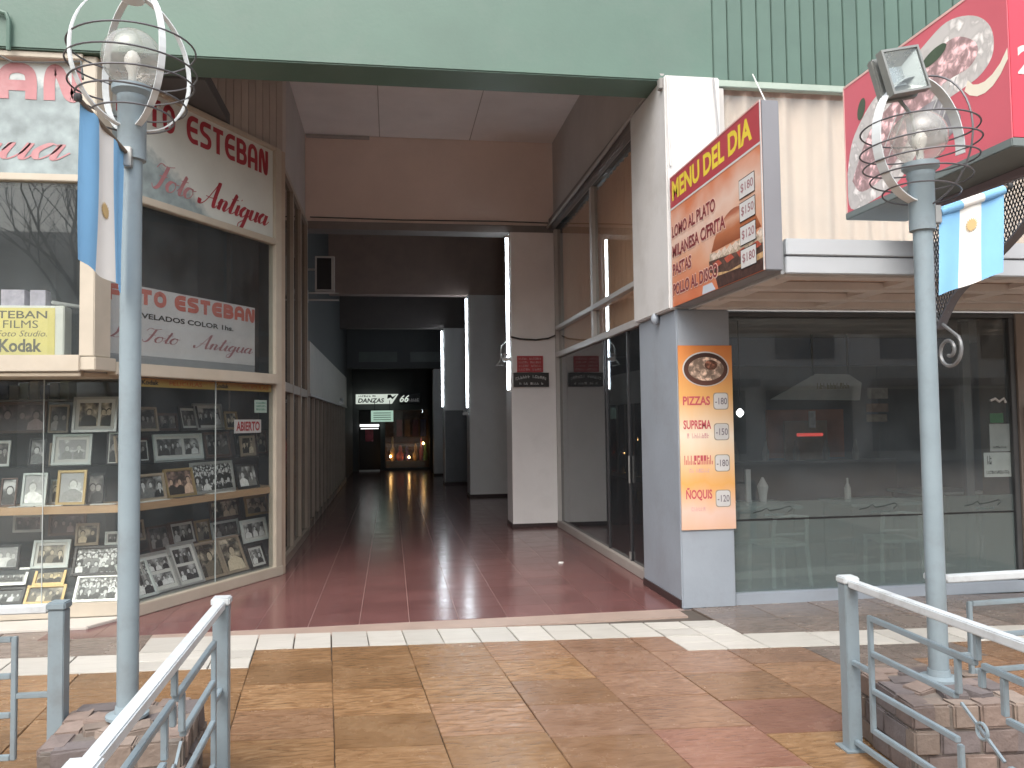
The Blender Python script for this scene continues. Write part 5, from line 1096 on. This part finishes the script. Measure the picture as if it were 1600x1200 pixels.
# ================================================================== FLAGS
BLU = M('flag_blue', (.22, .48, .78), .85, .05, 6); WHT = M('flag_white', (.78, .78, .76), .85, .04, 6); SUNC = M('flag_sun', (.58, .42, .2), .7)
def flag(x, y, z, dx, h, label, amp, rolled, ev=.3):
    """cloth hung from a rod that leaves the pole along dx"""
    t = thing('flag', label, 'flag', (x, y, z), 'small banners on the lamp poles')
    dx = Vector(dx); p0 = Vector((x, y, z)); sd_ = Vector((dx.y, -dx.x, 0)).normalized()
    MB().tube([p0-dx*.08, p0+dx*1.06], .009, 8).build('rod', M('rod_wood', (.16, .13, .1), .6), t, smooth=True)
    MB().lathe([(.014, -.014), (.018, 0), (.014, .014)], p0+dx*1.07, 8).build('rod_tip', BLACK, t, smooth=True)
    def fn(u, v): return p0+dx*(.04+.94*u)+Vector((0, 0, -h*v))+sd_*(amp*math.sin(u*7+v*2.2)*(.25+v)+amp*.9*math.sin(u*13+1))+Vector((0, 0, amp*.5*math.sin(u*9)))*v - dx*(.06*v*rolled)
    MB().grid(fn, 27, 18, lambda i, j: 1 if 9 <= i < 18 else 0).build('cloth', [BLU, WHT], t, smooth=True)
    if rolled:
        for k, m_ in enumerate((BLU, WHT, BLU)): MB().tube([p0+dx*(.05+.31*k)+Vector((0, 0, -.008)), p0+dx*(.05+.31*(k+1))+Vector((0, 0, -.008))], .024, 10).build('rolled_hem', m_, t, smooth=True)
    # sun emblem: disc with rays, a hair in front of and behind the cloth
    for sg in (1, -1):
        c_ = fn(.5, ev)+sd_*.004*sg; e1 = dx.normalized(); pts = []
        for k in range(32):
            r_ = .024 if k % 2 else .036; a = 2*math.pi*k/32; pts.append(c_+e1*r_*math.cos(a)+Vector((0, 0, r_*math.sin(a))))
        MB().prism(pts, sd_*.0012*sg).build('sun_emblem', SUNC, t)
    part('clamp', ALU, t, (x-.02, x+.02, y-.02, y+.02, z-.06, z+.03), bevel=.004)
flag(-1.17, 3.84, 2.88, (-.055, -.40, .08), .64, 'light blue and white flag hanging edge on from the left lamp pole', .010, 0, .55)
flag(2.70, 3.66, 2.665, (.37, -.02, .125), .42, 'light blue and white flag hanging flat from the right lamp pole', .005, 1)

# ================================================================== RAILINGS
def railing(label):
    """panel along +x from its first post; greek key of square bar, one ring on a diagonal rod"""
    t = thing('railing', label, 'railing', (0, 0, 0), 'grey steel railings with white top rail')
    L = 1.88
    for x in (0, L):
        p = part('post', RAILP, t, (x-.035, x+.035, -.035, .035, 0, .815), bevel=.004); part('post_cap', RAILW, p, (x-.042, x+.042, -.042, .042, .816, .85), bevel=.006); part('foot_plate', RAILP, p, (x-.06, x+.06, -.06, .06, 0, .008))
    part('top_rail', RAILW, t, (.043, L-.043, -.024, .024, .80, .838), bevel=.005)
    B = .024
    def H(x0, x1, z): part('bar', RAILP, t, (x0, x1, -B/2, B/2, z-B/2, z+B/2), bevel=.003)
    def V(x, z0, z1): part('bar', RAILP, t, (x-B/2, x+B/2, -B/2+.001, B/2-.001, z0, z1), bevel=.003)
    for mir in (False, True):
        f = (lambda v: L-v) if mir else (lambda v: v)
        h = lambda x0, x1, z: H(min(f(x0), f(x1)), max(f(x0), f(x1)), z)
        h(.03, .18, .43); V(f(.19), .144, .697)
        h(.203, .92, .685); h(.203, .80, .52); h(.203, .80, .345); h(.203, .92, .156)
        V(f(.812), .533, .672); V(f(.812), .17, .332); V(f(.93), .60 if mir else .698, .672 if mir else .80)
    H(.036, L-.036, .045)
    V(.94, .057, .143)
    MB().bar((.825, 0, .50), (1.055, 0, .36), .010).build('diagonal_rod', RAILP, t)
    MB().tube([(.94+.03*math.cos(a), 0, .43+.03*math.sin(a)) for a in [2*math.pi*k/16 for k in range(16)]], .007, 6, closed=True).build('ring', RAILP, t, smooth=True)
    return t
ra = railing('right railing coming towards the viewer, before the right lamp planter'); ra.location = (2.262, 3.83, 0); ra.rotation_euler = (0, 0, R(-91))
for lab, loc, rz in (('left railing coming towards the viewer along the walkway', (-.785, 3.985, 0), -88.5), ('railing running left behind the left lamp, along the shop', (-1.515, 4.05, 0), 178), ('railing running right behind the right lamp pole', (2.725, 3.80, 0), 3)):
    c = copy_tree(ra); c['label'] = lab; c.location = loc; c.rotation_euler = (0, 0, R(rz))
    if rz == 178:
        for o in c.children_recursive:
            if o.name.startswith('post_cap'): o.data = o.data.copy(); o.data.materials[0] = RAILP

# ================================================================== PLANTERS
blk = []
for k in range(8):
    rg = random.Random(k); w, h, d = (.15, .19, .12, .165)[k % 4], .108, .11
    me = MB().box(-w/2, w/2, -d/2, d/2, 0, h).mesh('block', bevel=.009)
    for v in me.vertices: v.co += Vector((rg.uniform(-.003, .003), rg.uniform(-.003, .003), rg.uniform(-.003, .003)))
    me.materials.append(BRICKS[(k*3) % 4]); blk.append((w, me))
def planter(x, y, label, rz, seed):
    rg = random.Random(seed)
    t = thing('block_plinth', label, 'plinth', (0, 0, 0), 'low rough block plinths round the lamp poles')
    S = .29
    for c in range(3):
        z = .001+c*.113
        for sdx in range(4):
            u = -S+(.0 if c % 2 else .06)
            while u < S-.10:
                w, me = rg.choice(blk)
                if u+w > S+.02: w, me = blk[2]
                p = Vector((u+w/2, -S+.055+rg.uniform(-.008, .008), z)); q = Matrix.Rotation(sdx*math.pi/2, 4, 'Z') @ p
                o = bpy.data.objects.new('block', me); COL.objects.link(o); o.parent = t; o.location = q
                o.rotation_euler = (0, 0, sdx*math.pi/2+rg.uniform(-.04, .04)+(math.pi if rg.random() > .5 else 0)); u += w+.007
    for k in range(7):
        a = k*.9+rg.uniform(-.2, .2); o = bpy.data.objects.new('top_stone', rg.choice(blk)[1]); COL.objects.link(o); o.parent = t
        o.location = (.125*math.cos(a), .125*math.sin(a), .235+rg.uniform(0, .02)); o.rotation_euler = (rg.uniform(-.1, .1), rg.uniform(-.1, .1), a+rg.uniform(-.5, .5))
    MB().box(-S+.012, S-.012, -S+.012, S-.012, 0, .325).build('mortar_core', M('planter_fill', (.15, .13, .115), .95, .3, 12, .5, 40), t, bevel=.01)
    t.location = (x, y, 0); t.rotation_euler = (0, 0, rz)
planter(-1.17, 3.9, 'rough block plinth under the left lamp pole', R(4), 3); planter(2.645, 3.69, 'rough block plinth under the right lamp pole, behind the railing', R(-6), 8)
t = thing('litter', 'small white scrap of paper on the red passage floor', 'litter', (1.93, 9.3, 0)); MB().prism([(1.9, 9.28, .001), (1.95, 9.27, .001), (1.97, 9.31, .001), (1.92, 9.33, .001)], (0, .004, .012)).build('scrap', WHITEP, t)

# ================================================================== ACROSS THE STREET (seen in the glass)
ob = thing('opposite_building', 'grey shop block across the street, mirrored in the windows', 'building', (0, -13, 0))
part('wall', M('opp_wall', (.62, .60, .57), .8, .10, .5), ob, (-30, 30, -16, -13, 0, 7.8))
for k in range(14):
    x = -27+4*k
    part('shop_window', M('opp_glass', (.03, .035, .04), .1), ob, (x, x+3.2, -12.995, -12.9, .4, 2.6)); part('awning', M('opp_awning_%d' % (k % 3), ((.12, .13, .14), (.5, .52, .52), (.15, .13, .12))[k % 3], .6), ob, (x-.1, x+3.3, -12.99, -11.9, 2.7, 2.95)); part('upper_window', MATS['opp_glass'], ob, (x+.4, x+2.6, -12.99, -12.93, 3.7, 5.2))
BARK = M('bark', (.09, .075, .06), .9, .2, 10)
def bare_tree(x, y, h, seed, label):
    rg = random.Random(seed); t = thing('bare_tree', label, 'tree', (x, y, 0), 'leafless street trees across the street')
    mb = MB(); tr = MB()
    def grow(p, d, l, r, lev, m_):
        q = p+d*l; mid = p+d*l*.5+Vector((rg.uniform(-1, 1), rg.uniform(-1, 1), 0))*l*.06
        m_.tube([p, mid, q], [r, r*.85, r*.68], 5 if lev > 1 else 8)
        if lev >= 6: return
        for k in range(rg.choice((2, 3, 3)) if lev else 4):
            nd = (d+Vector((rg.uniform(-1, 1), rg.uniform(-1, 1), rg.uniform(-.25, .6)))*(.65 if lev else .8)).normalized(); grow(q if k < 2 else mid, nd, l*rg.uniform(.62, .85), r*.6, lev+1, mb)
    grow(Vector((x, y, 0)), Vector((0, 0, 1)), h*.33, .14, 0, tr)
    tr.build('trunk', BARK, t, smooth=True); mb.build('crown', BARK, t)
bare_tree(-6.5, -6.5, 8.5, 3, 'leafless street tree across the street, mirrored in the upper shop window'); bare_tree(-1.8, -7.0, 8, 5, 'second leafless street tree across the street'); bare_tree(6.5, -6.5, 8, 9, 'leafless street tree across the street, mirrored in the restaurant window')
print('tiles', nt_, 'objects', len(bpy.data.objects))
